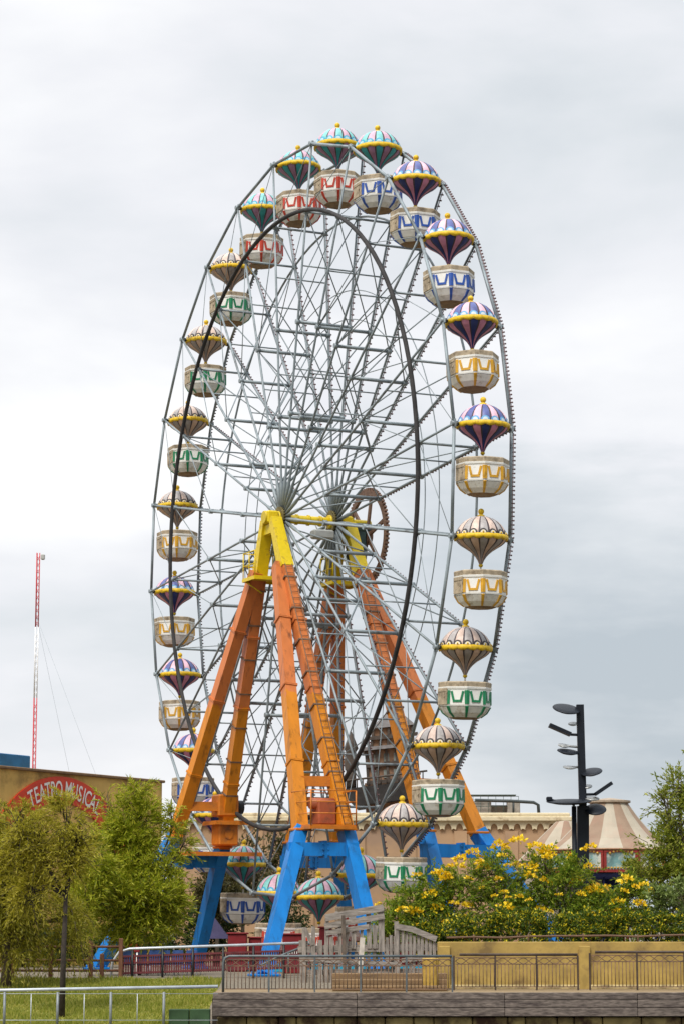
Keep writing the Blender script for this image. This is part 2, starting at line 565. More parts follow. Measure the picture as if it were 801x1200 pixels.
# ------------------------------------------------------------------ dock and quay
PLANK = mat('weathered_plank', (0.155, 0.125, 0.105), 0.85, 0.5, 5.0, stretch=(0.9, 3, 4), dirt=(0.06, 0.045, 0.04), dirt_amt=0.45, dirt_scale=1.6, bump=0.5)
STONE = mat('mossy_stone', (0.30, 0.23, 0.09), 0.9, 0.45, 2.2, dirt=(0.07, 0.035, 0.02), dirt_amt=0.5, dirt_scale=1.4, bump=0.8)
DX0, DX1, DY, DZ = X_at(250, 78), 16.0, 78.0, Z_at(1163.5, 78)
dk = thing('dock', 'weathered grey timber quay edge carrying the iron railings', 'dock', (0, 0, 0))
d = MB()
d.box(((DX0 + DX1) / 2, 80.65, DZ - 0.06), (DX1 - DX0 - 0.02, 5.1, 0.10))
d.build('deck', mat('deck_floor', (0.24, 0.17, 0.09), 0.8, 0.3, 2, stretch=(0.4, 6, 1), bump=0.3), dk)
xj = [DX0, X_at(418, 78), X_at(590, 78), X_at(745, 78), DX1]
for row, (z0, z1) in enumerate(((DZ - 0.20, DZ), (DZ - 0.45, DZ - 0.215), (DZ - 0.72, DZ - 0.462))):
    for i in range(4):
        p = MB()
        p.bevbox(((xj[i] + xj[i + 1]) / 2, DY + 0.03 + 0.012 * ((i + row) % 2), (z0 + z1) / 2), (xj[i + 1] - xj[i] - 0.012, 0.12, z1 - z0), 0.012)
        p.build('fascia_plank', PLANK, dk)
qw = MB()
random.seed(3)
zc = DZ - 0.74
for r_ in range(4):
    hh = 0.34 + 0.06 * random.random()
    x = DX0 + 0.1
    while x < DX1:
        ww = 0.5 + 0.8 * random.random()
        qw.bevbox((x + ww / 2, DY + 0.42 + 0.05 * random.random(), zc - hh / 2), (ww - 0.03, 0.35, hh - 0.03), 0.035)
        x += ww
    zc -= hh
tag(qw.build('quay_wall', STONE), 'dark mossy stone wall under the timber quay edge', 'wall')
bc = MB()
bc.box(((DX0 + DX1) / 2 - 0.05, 80.0, DZ - 1.3), (DX1 - DX0 - 0.02, 2.98, 2.2))
bc.build('quay_core', mat('wet_earth', (0.04, 0.03, 0.022), 0.9), bpy.data.objects['quay_wall'])

# green tarp box by the fence
gb = MB()
c0, c1 = at(198, 1183, 77.9), at(247, 1183, 77.9)
for i in range(2):
    xa = c0.x + (c1.x - c0.x) * i / 2
    xb = c0.x + (c1.x - c0.x) * (i + 1) / 2
    gb.bevbox(((xa + xb) / 2, 77.9, c0.z - 0.45), (xb - xa - 0.03, 0.5, 0.9), 0.02)
tag(gb.build('green_box', mat('green_canvas', (0.035, 0.075, 0.03), 0.8, 0.25, 3)), 'dark green canvas box behind the pale pipe fence', 'box')

# ------------------------------------------------------------------ ferris wheel
HUB = Vector((-1.4416, 104.7708, 18.98))
PSI = 1.1407917
R = 16.0
PH = 0.188738
W = 1.2
SEC = PI / 12
fw = thing('ferris_wheel', 'giant open lattice wheel on orange and blue legs with yellow hub towers', 'ferris wheel', (HUB.x, HUB.y, 0), -PSI)
HC = (0, 0, HUB.z)
def on(r, a, y):
    return Vector((r * math.sin(a), y, r * math.cos(a)))
def tapered_spoke(side):
    m = MB()
    y = side * W
    m.tube([on(0.45, 0, y), on(1.5, 0, y), on(1.9, 0, y), on(8.4, 0, y), on(R, 0, y)], [0.07, 0.085, 0.052, 0.052, 0.048], 8)
    for r in (4.5, 8.4, 13.1):
        m.tube([on(r, 0, y - .09), on(r, 0, y + .09)], 0.11, 8)
    return m.mesh('spoke', GAL)
spoke_me = {s: tapered_spoke(s) for s in (-1, 1)}
def rim_bar(side):
    m = MB()
    y = side * W
    a, c = on(R, 0, y), on(R, SEC, y)
    m.tube([a, c], 0.066, 8)
    m.box(a, (0.30, 0.05, 0.24))
    m.tube([a + Vector((0, -0.12, 0)), a + Vector((0, 0.12, 0))], 0.10, 8)
    return m.mesh('rim_bar', GAL)
rim_me = {s: rim_bar(s) for s in (-1, 1)}
def string_rim():
    m = MB()
    n = 26
    for i in range(n):
        f = (i + 0.5) / n
        p = on(R, 0, W).lerp(on(R, SEC, W), f)
        dr = on(1, SEC / 2, 0)
        q = p + Vector((0, 0.075, 0)) + dr * 0.04
        m.ball(q + Vector((0, 0.05, 0)) + dr * 0.03, 0.040, 6, 4)
        m.tube([q - Vector((0, 0.05, 0)), q + Vector((0, 0.03, 0))], 0.022, 5)
    dr = on(1, SEC / 2, 0) * 0.05 + Vector((0, 0.06, 0))
    m.tube([on(R, 0.01, W) + dr, on(R, SEC - 0.01, W) + dr], 0.018, 5)
    return m.mesh('light_string', BULB)
def string_spoke():
    m = MB()
    n = 44
    for i in range(n):
        r = 4.6 + (R - 5.0) * i / (n - 1)
        q = on(r, 0, W) + Vector((0.02, 0.10, 0))
        m.ball(q + Vector((0, 0.03, 0)), 0.040, 6, 4)
        m.tube([q - Vector((0, 0.06, 0)), q], 0.022, 5)
    m.tube([on(4.5, 0, W) + Vector((0.02, 0.08, 0)), on(R - .3, 0, W) + Vector((0.02, 0.08, 0))], 0.018, 5)
    return m.mesh('light_string', BULB)
str_rim, str_sp = string_rim(), string_spoke()
def brace():
    m = MB()
    for r, q in ((4.5, 0.075), (6.4, 0.03), (8.4, 0.075), (10.8, 0.034), (13.1, 0.052)):
        m.tube([on(r, 0, -W), on(r, 0, W)], q, 7)
    for r0, r1 in ((4.5, 8.4), (8.4, 13.1)):
        m.tube([on(r0, 0, -W), on(r1, 0, W)], 0.028, 6)
        m.tube([on(r0, 0, W), on(r1, 0, -W)], 0.028, 6)
    m.tube([on(1.6, 0, -W), on(4.5, 0, W)], 0.03, 6)
    return m.mesh('cross_brace', GAL)
brace_me = brace()
def rods():
    m = MB()
    m.tube([on(13.1, 0, -W), on(R, SEC, -W)], 0.016, 5)
    m.tube([on(8.4, 0, -W), on(13.1, SEC, -W)], 0.022, 5)
    return m.mesh('tension_rod', GAL)
rod_me = rods()
for k in range(24):
    a = PH + k * SEC
    rot = (0, a, 0)
    for s in (-1, 1):
        inst(spoke_me[s], 'spoke', fw, HC, rot)
        inst(rim_me[s], 'rim_bar', fw, HC, rot)
    inst(str_rim, 'light_string', fw, HC, rot)
    inst(str_sp, 'light_string', fw, HC, rot)
    inst(brace_me, 'cross_brace', fw, HC, rot)
    inst(rod_me, 'tension_rod', fw, HC, rot)
def ring(r, y, q, n=96, nn=8):
    m = MB()
    m.tube([on(r, 2 * PI * i / n, y) for i in range(n)], q, nn, closed=True)
    return m
ring(13.15, -W - 0.10, 0.092).build('drive_ring', RINGD, fw, HC)
ring(13.15, W + 0.02, 0.05).build('rear_ring', GAL, fw, HC)
ring(8.75, W, 0.022, nn=6).build('cable_ring', GAL, fw, HC)
ring(10.0, W, 0.022, nn=6).build('cable_ring', GAL, fw, HC)
for s in (-1, 1):                                           # hubs
    h = MB()
    y = s * W
    RX = Matrix.Rotation(PI / 2, 3, 'X')
    h.lathe([(0.28, -0.28), (0.30, -0.22), (0.30, 0.22), (0.28, 0.28)], 20, 0, origin=(0, y, 0), rot=RX, capb=True, capt=True)
    for dy in (-0.16, 0.16):
        h.lathe([(0.3, -0.025), (0.50, -0.025), (0.50, 0.025), (0.3, 0.025)], 24, 1, origin=(0, y + dy, 0), rot=RX, smooth=False)
    for k in range(24):
        a = PH + k * SEC
        h.box(on(0.42, a, y), (0.05, 0.40, 0.12), Matrix.Rotation(a, 3, 'Y'), 1)
    h.build('hub', [YEL, mat('greasy_steel', (0.16, 0.13, 0.05), 0.5, 0.4, 6)], fw, HC)
ax = MB()
ax.tube([(0, -2.05, 0), (0, 2.9, 0)], 0.19, 16)
for y in (-0.55, 0.0, 0.55):
    ax.tube([(0, y - 0.04, 0), (0, y + 0.04, 0)], 0.235, 16)
ax.build('axle', YEL, fw, HC)
bx_ = MB()
bx_.bevbox((0.25, 0.55, -0.62), (0.55, 0.95, 0.38), 0.06)
bx_.tube([(0.1, 0.3, -0.2), (0.2, 0.4, -0.5)], 0.03, 6)
bx_.tube([(0.1, 0.8, -0.2), (0.2, 0.7, -0.5)], 0.03, 6)
bx_.build('junction_box', GREYBOX, fw, HC)

# --- support towers (local frame: x along the wheel, y along the axle)
def Lz(z): return HUB.z + z
def L(u, w_, z): return Vector((u, w_, Lz(z)))
legs = {
    'FNi': (L(.45, -1.72, -.2), L(7.35, -1.62, -13.45)), 'FNo': (L(1.3, -1.92, -2.2), L(6.95, -3.38, -13.45)),
    'FFi': (L(-.45, -1.72, -.2), L(-5.45, -1.62, -13.75)), 'FFo': (L(-1.1, -1.92, -2.2), L(-5.75, -3.72, -13.3)),
    'RNi': (L(.45, 1.72, -.2), L(7.65, 1.66, -13.45)), 'RNo': (L(1.3, 1.92, -2.2), L(6.95, 4.38, -13.45)),
    'RFi': (L(-.45, 1.72, -.2), L(-5.4, 1.66, -13.5)), 'RFo': (L(-1.1, 1.92, -2.2), L(-5.7, 3.9, -13.4)),
}
feet = {
    'FNi': L(10.55, -1.72, -18.98), 'FNo': L(9.3, -5.85, -18.98), 'FFi': L(-8.3, -1.75, -18.98), 'FFo': L(-8.7, -6.2, -18.98),
    'RNi': L(10.3, 1.8, -18.98), 'RNo': L(9.75, 7.2, -18.98), 'RFi': L(-8.3, 1.8, -18.98), 'RFo': L(-8.7, 6.1, -18.98),
}
ZSPLIT = 2.35           # yellow heads end here below the hub
for key, (a, c) in legs.items():
    sgn = -1 if key[0] == 'F' else 1
    inner = key.endswith('i')
    d_ = (c - a)
    a2 = a + d_ * ((a.z - Lz(-ZSPLIT)) / (a.z - c.z)) if inner else a
    lg = MB()
    lg.beam(a2, c, 0.50, 0.46, up=(0, 1, 0), wx1=0.54, wy1=0.5)
    for f_ in (0.22, 0.48, 0.76):                            # bolted splice flanges
        p_ = a2.lerp(c, f_)
        dn_ = (c - a2).normalized()
        lg.beam(p_ - dn_ * 0.05, p_ - dn_ * 0.006, 0.60, 0.57, up=(0, 1, 0))
        lg.beam(p_ + dn_ * 0.006, p_ + dn_ * 0.05, 0.60, 0.57, up=(0, 1, 0))
    o = lg.build('orange_leg', ORANGE, fw)
    if inner:
        # steel hoops and conduit on the ladder legs
        k_ = MB()
        dn = (c - a2).normalized()
        nrm = Vector((0, 1, 0)).cross(dn)
        if nrm.z < 0: nrm = -nrm
        for i in range(8):
            p = a2.lerp(c, (i + 0.4) / 8)
            k_.beam(p + nrm * 0.005 - Vector((0, 0.29, 0)), p + nrm * 0.005 + Vector((0, 0.29, 0)), 0.56, 0.07, up=dn)
        for i in range(40):
            p = a2.lerp(c, (i + 0.5) / 40) + nrm * 0.31
            k_.tube([p - Vector((0, 0.16, 0)), p + Vector((0, 0.16, 0))], 0.013, 5)
        for s_ in (-0.16, 0.16):
            k_.tube([a2 + nrm * 0.31 + Vector((0, s_, 0)), c + nrm * 0.31 + Vector((0, s_, 0))], 0.018, 5)
        k_.build('ladder', mat('brown_steel', (0.17, 0.10, 0.06), 0.6, 0.3, 5), o)
    ft = feet[key]
    bl = MB()
    bl.beam(c + (a - c).normalized() * 0.05, ft + Vector((0, 0, 0.03)), 0.62, 0.5, up=(0, 1, 0))
    bo = bl.build('blue_leg', BLUE, fw)
    pl = MB()
    pl.bevbox(ft + Vector((0, 0, 0.05)), (1.1, 0.9, 0.10), 0.02)
    for sx in (-.4, .4):
        for sy in (-.3, .3):
            pl.tube([ft + Vector((sx, sy, 0.1)), ft + Vector((sx, sy, 0.2))], 0.04, 6)
    pl.build('base_plate', BLUE, bo)
def pair(a, b_): return legs[a], legs[b_]
def at_z(key, z):
    a, c = legs[key]
    if Lz(z) < c.z:
        a, c = c, feet[key]
    t_ = (a.z - Lz(z)) / (a.z - c.z)
    return a.lerp(c, t_)
for pr, z0, z1 in (('FN', -11.5, -14.2), ('FF', -12.0, -14.35), ('RN', -11.5, -14.2), ('RF', -11.7, -14.3)):
    a, c = at_z(pr + 'i', z0), at_z(pr + 'o', z0)
    m = MB(); m.beam(a, c, 0.36, 0.40); m.build('orange_crossbeam', ORANGE2, fw)
    a, c = at_z(pr + 'i', z1), at_z(pr + 'o', z1)
    ex = (c - a).normalized() * 0.3
    m = MB(); m.beam(a - ex, c + ex, 0.50, 0.52)
    mid = (a + c) / 2
    m.box(mid, (0.56, 0.12, 0.66))
    for i in (-1, 1):
        for j in (-1, 0, 1):
            m.tube([mid + Vector((-0.32, i * 0.1, j * 0.2)), mid + Vector((0.32, i * 0.1, j * 0.2))], 0.035, 6)
    m.build('blue_crossbeam', BLUE, fw)
    # bolted collar where orange meets blue
    for s_ in 'io':
        p = legs[pr + s_][1]
        m = MB(); m.bevbox(p + Vector((0, 0, 0.02)), (0.74, 0.66, 0.10), 0.02)
        m.build('collar', ORANGE2, fw)
# yellow heads
for s in (-1, 1):
    kk = 'F' if s < 0 else 'R'
    hd = MB()
    for q in ('N', 'F'):
        a, c = legs[kk + q + 'i']
        e_ = a + (c - a) * ((a.z - Lz(-ZSPLIT - 0.02)) / (a.z - c.z))
        hd.beam(a + Vector((0, 0, 0.1)), e_, 0.32, 0.48, up=(0, 1, 0), wx1=0.55, wy1=0.53)
    hd.bevbox((0, s * 1.74, Lz(0.0)), (0.66, 0.52, 0.54), 0.06)
    # gusset web between the two legs, with an opening under it
    z1, z2 = Lz(-0.3), Lz(-0.85)
    hd.prism([(-.5, s * 1.74 - .12, z1), (.5, s * 1.74 - .12, z1), (.70, s * 1.74 - .12, z2 + .15), (-.55, s * 1.74 - .12, z2 + .15)], (0, .24, 0))
    hd.lathe([(0.26, -0.33), (0.28, -0.3), (0.28, 0.3), (0.26, 0.33)], 20, 1, origin=(0, s * 1.74, Lz(0)), rot=Matrix.Rotation(PI / 2, 3, 'X'), capb=True, capt=True)
    ho = hd.build('yellow_head', [YEL, mat('bearing_cap', (0.55, 0.40, 0.01), 0.5)], fw)
    # service platform with hand rail round the far leg
    pf = MB()
    z = Lz(-2.55)
    cx, cy = -0.55, s * 1.80
    pf.box((cx, cy, z), (1.35, 1.4, 0.06))
    for p, q in (((-.67, -.70), (.67, -.70)), ((-.67, .70), (.67, .70)), ((-.67, -.70), (-.67, .70)), ((.67, -.70), (.67, .70))):
        pf.beam((cx + p[0], cy + p[1], z - 0.06), (cx + q[0], cy + q[1], z - 0.06), 0.06, 0.14)
    for px_, py_ in ((-.65, -.68), (0, -.68), (.65, -.68), (-.65, .68), (.65, .68), (-.65, 0)):
        pf.tube([(cx + px_, cy + py_, z), (cx + px_, cy + py_, z + 1.1)], 0.026, 6)
    for h_ in (0.55, 1.1):
        pf.tube([(cx + .65, cy - .68, z + h_), (cx - .65, cy - .68, z + h_), (cx - .65, cy + .68, z + h_), (cx + .65, cy + .68, z + h_)], 0.024, 6)
    pf.tube([(cx - .65, cy - .68, z - 0.03), (cx - .2, s * 1.8, z - 0.6)], 0.03, 6)
    pf.build('service_platform', YEL, ho)
# maintenance platforms low on the front tower
def cage(c, sx, sy, name, colr, h=1.05, rails=True):
    m = MB()
    m.box((c[0], c[1], c[2]), (sx, sy, 0.07))
    for i, j in ((-1, -1), (1, -1), (1, 1), (-1, 1)):
        if rails:
            m.tube([(c[0] + i * sx / 2, c[1] + j * sy / 2, c[2]), (c[0] + i * sx / 2, c[1] + j * sy / 2, c[2] + h)], 0.03, 6)
    m.beam((c[0] - sx / 2, c[1] - sy / 2, c[2] - .08), (c[0] + sx / 2, c[1] - sy / 2, c[2] - .08), .06, .12)
    m.beam((c[0] + sx / 2, c[1] - sy / 2, c[2] - .08), (c[0] + sx / 2, c[1] + sy / 2, c[2] - .08), .06, .12)
    if rails:
        for hh in (h * .35, h * .68, h):
            m.tube([(c[0] + i * sx / 2, c[1] + j * sy / 2, c[2] + hh) for i, j in ((-1, -1), (1, -1), (1, 1), (-1, 1))], 0.022, 6, closed=True)
    return m.build(name, colr, fw)
pm = (at_z('FNi', -13.3) + at_z('FNo', -13.3)) / 2
cage((pm.x + 0.1, pm.y, Lz(-13.3)), 1.9, 1.9, 'maintenance_platform', ORANGE2, 1.35)
m = MB()
m.bevbox((pm.x - 0.3, pm.y + 0.2, Lz(-12.75)), (0.7, 0.75, 0.95), 0.05)
m.tube([(pm.x - 0.3, pm.y - 0.4, Lz(-12.4)), (pm.x - 0.3, pm.y + 0.7, Lz(-12.4))], 0.22, 10)
m.build('brake_motor', REDOX, fw)
pm = at_z('FFi', -13.4)
cage((pm.x + 0.1, pm.y - 0.35, Lz(-14.0)), 2.0, 3.4, 'maintenance_platform', ORANGE2, 1.1, rails=False)
cage((pm.x + 0.2, pm.y + 0.0, Lz(-12.65)), 1.5, 1.5, 'maintenance_platform', ORANGE2, 0.9, rails=False)
m = MB()
m.bevbox((pm.x + 0.25, pm.y - 0.05, Lz(-11.95)), (0.9, 0.95, 0.95), 0.06)
m.bevbox((pm.x + 0.25, pm.y - 0.05, Lz(-13.2)), (0.95, 0.9, 0.95), 0.06)
m.tube([(pm.x + 0.72, pm.y - 0.05, Lz(-11.95)), (pm.x + 0.75, pm.y - 0.05, Lz(-11.95))], 0.2, 12)
m.tube([(pm.x + 0.73, pm.y - 0.05, Lz(-13.2)), (pm.x + 0.76, pm.y - 0.05, Lz(-13.2))], 0.2, 12)
m.build('drive_motor', ORANGE2, fw)
m = MB()
m.tube([(pm.x + 0.25, pm.y + 0.35, Lz(-12.0)), (pm.x + 0.25, pm.y + 0.75, Lz(-12.0))], 0.30, 14)
m.build('drive_tyre', BLACK, fw)
# decorative toothed ring on the rear axle end
rw = MB()
n = 72
yy = 2.7
RGc = Vector((0.15, yy, -0.55))
rw.lathe([(1.78, -0.07), (2.0, -0.07), (2.0, 0.07), (1.78, 0.07), (1.78, -0.07)], 64, 0, origin=RGc, rot=Matrix.Rotation(PI / 2, 3, 'X'), smooth=False)
for i in range(n):
    a = 2 * PI * i / n
    rw.box(RGc + on(2.05, a, 0), (0.09, 0.12, 0.14), Matrix.Rotation(a, 3, 'Y'))
for i in range(6):
    a = 2 * PI * i / 6 + 0.25
    rw.beam(RGc + on(0.2, a, 0), RGc + on(1.85, a, 0), 0.16, 0.10, up=(0, 1, 0))
rw.lathe([(0.36, -0.12), (0.36, 0.12)], 20, 0, origin=RGc, rot=Matrix.Rotation(PI / 2, 3, 'X'), capb=True, capt=True)
rw.build('toothed_wheel', RUST, fw, HC)
m = MB()
m.bevbox(RGc + Vector((-0.15, -0.45, -0.35)), (0.9, 0.6, 1.3), 0.06)
m.tube([RGc + Vector((0.1, -0.5, 0.3)), RGc + Vector((0.1, 0.1, 0.3))], 0.25, 12)
m.build('gearbox', mat('dark_teal_machine', (0.03, 0.06, 0.06), 0.5, 0.3, 4), fw, HC)

# ------------------------------------------------------------------ gondolas
SEAM = mat('dark_seam', (0.06, 0.045, 0.05), 0.6)
YBAND = mat('yellow_frill', (0.72, 0.47, 0.015), 0.5, 0.18, 14, dirt=(0.25, 0.13, 0.02), dirt_amt=0.25, dirt_scale=6)
WHITE = mat('basket_white', (0.82, 0.805, 0.755), 0.45, 0.06, 5, dirt=(0.50, 0.44, 0.34), dirt_amt=0.15, dirt_scale=2.5)
TAN = mat('weathered_tan', (0.42, 0.34, 0.235), 0.8, 0.25, 5, dirt=(0.16, 0.12, 0.08), dirt_amt=0.45, dirt_scale=3, bump=0.3)
UNDER = mat('basket_under', (0.78, 0.76, 0.70), 0.5, 0.12, 4, dirt=(0.36, 0.28, 0.18), dirt_amt=0.3, dirt_scale=2.5)
INNER = mat('basket_inside', (0.16, 0.11, 0.07), 0.8)
def fade(name, col):
    return mat(name, col, 0.45, 0.16, 4, dirt=tuple(c * 0.55 for c in col), dirt_amt=0.18, dirt_scale=3)
BALLOON = {
    'teal': [fade('mint_gore', (0.20, 0.52, 0.50)), fade('mauve_gore', (0.58, 0.36, 0.45)), fade('deep_teal_gore', (0.04, 0.33, 0.36)), fade('plum_gore', (0.36, 0.19, 0.31)), fade('sky_scallop', (0.06, 0.42, 0.62)), fade('pale_scallop', (0.45, 0.66, 0.72))],
    'purple': [fade('violet_gore', (0.095, 0.115, 0.31)), fade('pink_gore', (0.76, 0.46, 0.55)), fade('navy_gore', (0.025, 0.04, 0.17)), fade('rose_gore', (0.60, 0.24, 0.37)), fade('blue_scallop', (0.16, 0.40, 0.66)), fade('white_scallop', (0.66, 0.74, 0.80))],
    'beige': [fade('grey_gore', (0.40, 0.37, 0.36)), fade('blush_gore', (0.66, 0.50, 0.42)), fade('taupe_gore', (0.33, 0.29, 0.275)), fade('sand_gore', (0.58, 0.40, 0.30)), fade('ink_scallop', (0.06, 0.05, 0.05)), fade('cream_scallop', (0.80, 0.74, 0.60))],
}
TRIM = {'red': fade('red_trim', (0.50, 0.05, 0.025)), 'blue': fade('blue_trim', (0.03, 0.09, 0.36)), 'gold': fade('gold_trim', (0.62, 0.33, 0.025)), 'green': fade('green_trim', (0.015, 0.20, 0.085))}
NG, SUB = 16, 5
def puff(j, z):
    f = (j % SUB) / SUB
    return 1 - 0.035 * (1 - math.sin(PI * (f + 0.0)))
def gore_fn(off):
    def fn(i, j):
        g_ = (j // SUB)
        if j % SUB == 0:
            return 2
        return g_ % 2
    return fn
TOP = [(0.95, 0.05), (0.938, 0.15), (0.888, 0.295), (0.79, 0.445), (0.65, 0.585), (0.47, 0.70), (0.27, 0.775), (0.10, 0.81)]
BOT = [(0.94, -0.04), (0.928, -0.11), (0.875, -0.195), (0.765, -0.29), (0.60, -0.39), (0.43, -0.50), (0.30, -0.61), (0.20, -0.72), (0.13, -0.83), (0.085, -0.93), (0.06, -0.99)]
def canopy_mesh(kind):
    c = BALLOON[kind]
    m = MB()
    n = NG * SUB
    ph = PI / 16
    m.lathe(TOP, n, 0, fn=gore_fn(0), rfn=puff, phase=ph)
    def fb(i, j):
        return 2 if j % SUB == 0 else 3 + ((j // SUB) % 2)
    m.lathe(list(reversed(BOT)), n, 0, fn=fb, rfn=puff, phase=ph)
    return m.mesh('balloon', [c[0], c[1], SEAM, c[2], c[3]])
def frill_mesh():
    m = MB()
    n = 128
    rows = []
    for (r, z, wv) in ((0.945, 0.085, 0.0), (1.0, 0.05, 0.0), (1.005, -0.03, 0.35), (0.97, -0.075, 1.0), (0.90, -0.06, 1.0)):
        for j in range(n):
            t_ = 2 * PI * j / n
            s_ = abs(math.sin(8 * t_))
            rows.append(((r + 0.012 * s_) * math.cos(t_), (r + 0.012 * s_) * math.sin(t_), z - wv * 0.055 * s_))
    fs_ = []
    for i in range(4):
        for j in range(n):
            j2 = (j + 1) % n
            fs_.append((i * n + j2, i * n + j, (i + 1) * n + j, (i + 1) * n + j2))
    m._add(rows, fs_, 0, True)
    return m.mesh('yellow_frill', YBAND)
def finial_mesh():
    m = MB()
    m.ball((0, 0, 0.98), 0.115, 14, 8)
    m.lathe([(0.15, 0.79), (0.13, 0.84), (0.07, 0.87), (0.07, 0.91)], 14)
    return m.mesh('finial', YBAND)
def scallop_mesh(kind):
    c = BALLOON[kind]
    m = MB()
    for k in range(NG):
        a = 2 * PI * (k + 0.5) / NG + PI / 16
        for rad, lift, mi in ((0.165, 0.012, 0), (0.105, 0.022, 1)):
            pts = []
            for i in range(9):
                th = PI * i / 8
                da = rad * math.cos(th) / 0.95
                zz = 0.085 + rad * 1.05 * math.sin(th)
                rr = np.interp(zz, [p[1] for p in TOP], [p[0] for p in TOP]) + lift
                pts.append((rr * math.cos(a + da), rr * math.sin(a + da), zz))
            m.sheet(pts, mi)
        if kind == 'beige':
            rr = 0.95 + 0.03
            m.ball((rr * .99 * math.cos(a), rr * .99 * math.sin(a), 0.125), 0.035, 6, 4, 2)
    return m.mesh('scallop_trim', [c[4], c[5], YBAND])
AP = math.cos(PI / 8)
def octo(r, z):
    return [Vector((r / AP * math.cos(PI / 8 + i * PI / 4), r / AP * math.sin(PI / 8 + i * PI / 4), z)) for i in range(8)]
def loft(m, rings, mi, cap0=False, cap1=False, skip=()):
    for a, b_ in zip(rings[:-1], rings[1:]):
        for i in range(8):
            if i in skip: continue
            j = (i + 1) % 8
            m._add([a[i], a[j], b_[j], b_[i]], [(0, 1, 2, 3)], mi)
    if cap0: m._add(rings[0], [tuple(range(7, -1, -1))], mi)
    if cap1: m._add(rings[-1], [tuple(range(8))], mi)
DOOR = 5                                                    # the facet whose normal is -y (boarding side)
def basket_mesh():
    m = MB()
    loft(m, [octo(0.42, -2.60), octo(0.58, -2.54)], 2, cap0=True)
    loft(m, [octo(0.58, -2.54), octo(0.79, -2.38), octo(0.92, -2.155)], 1)
    loft(m, [octo(0.92, -2.14), octo(0.935, -2.09), octo(0.935, -1.52), octo(0.90, -1.50)], 0)
    loft(m, [octo(0.86, -1.30), octo(0.84, -2.1), octo(0.5, -2.48)], 3)         # inside
    m._add(octo(0.5, -2.48), [tuple(range(8))], 3)
    for i in range(8):                                         # inner bench
        pass
    loft(m, [octo(0.84, -1.95), octo(0.45, -1.95), octo(0.45, -2.4)], 3)
    return m.mesh('basket', [WHITE, UNDER, mat('basket_bottom', (0.22, 0.14, 0.07), 0.7, 0.25, 5), INNER])
def rail_mesh():
    m = MB()
    loft(m, [octo(0.92, -1.53), octo(0.965, -1.51), octo(0.975, -1.44), octo(0.955, -1.43)], 1)
    loft(m, [octo(0.95, -1.43), octo(0.965, -1.27), octo(0.93, -1.235), octo(0.87, -1.24), octo(0.85, -1.32), octo(0.86, -1.5)], 0)
    return m.mesh('basket_rail', [TAN, WHITE])
def trim_mesh(colr):
    m = MB()
    A = 0.935
    for i in range(8):
        n_ang = (i + 1) * PI / 4
        nv = Vector((math.cos(n_ang), math.sin(n_ang), 0))
        tv = Vector((-nv.y, nv.x, 0))
        hw = A * math.tan(PI / 8)
        if i == DOOR: continue
        def P(s_, z, lift=0.012): return nv * (A + lift) + tv * s_ + Vector((0, 0, z))
        zt, zb = -1.60, -2.06
        for s_ in (-1, 1):                                     # upright strips by the corners
            m.beam(P(s_ * (hw - 0.045), zt + 0.03), P(s_ * (hw - 0.03), zb - 0.01), 0.105, 0.03, up=nv)
            m.beam(P(s_ * 0.235, zt - 0.0), P(s_ * 0.15, zb + 0.135), 0.085, 0.03, up=nv)
        m.beam(P(-0.185, zb + 0.10), P(0.185, zb + 0.10), 0.085, 0.03, up=nv)
    lo, md, hi = octo(0.585, -2.535), octo(0.79, -2.38), octo(0.925, -2.15)
    for i in range(8):
        nv = Vector((lo[i].x, lo[i].y, 0)).normalized()
        m.beam(lo[i] + nv * 0.01, md[i] + nv * 0.01, 0.07, 0.035, up=nv, wx1=0.10)
        m.beam(md[i] + nv * 0.01, hi[i] + nv * 0.01, 0.10, 0.035, up=nv, wx1=0.13)
    return m.mesh('painted_trim', TRIM[colr])
def door_mesh():
    m = MB()
    nv = Vector((0, -1, 0))
    hw = 0.935 * math.tan(PI / 8)
    m.box((0, -0.955, -1.78), (2 * hw - 0.02, 0.05, 0.60))
    m.box((0, -0.985, -1.57), (2 * hw - 0.10, 0.03, 0.07))
    m.tube([(0.22, -1.0, -1.75), (0.22, -1.02, -1.85)], 0.02, 6)
    m.beam((-hw + .04, -.96, -2.1), (-hw * .8, -.80, -2.38), 0.05, 0.05)
    return m.mesh('basket_door', TAN)
def hanger_mesh():
    m = MB()
    m.tube([(0, 0, -0.97), (0, 0, -2.45)], 0.035, 8)
    m.lathe([(0.06, -0.98), (0.085, -1.01), (0.08, -1.05), (0.045, -1.09)], 12, 1)
    return m.mesh('centre_pole', [mat('cream_pole', (0.62, 0.58, 0.5), 0.5, 0.1, 5), YBAND])
def pivot_mesh():
    m = MB()
    for s in (-1, 1):
        m.tube([(0, s * 0.92, 0.0), (0, s * 1.20, 0.0)], 0.05, 8)
        m.tube([(0, s * 1.06, 0.0), (0, s * 1.12, 0.0)], 0.10, 10)
    return m.mesh('pivot', BLACK)
CAN = {k: canopy_mesh(k) for k in BALLOON}
SCA = {k: scallop_mesh(k) for k in BALLOON}
TRM = {k: trim_mesh(k) for k in TRIM}
FRI, FIN, BAS, RAI, DOO, HAN, PIV = frill_mesh(), finial_mesh(), basket_mesh(), rail_mesh(), door_mesh(), hanger_mesh(), pivot_mesh()
nm = {'teal': 'teal and mauve', 'purple': 'navy and pink', 'beige': 'cream and grey'}
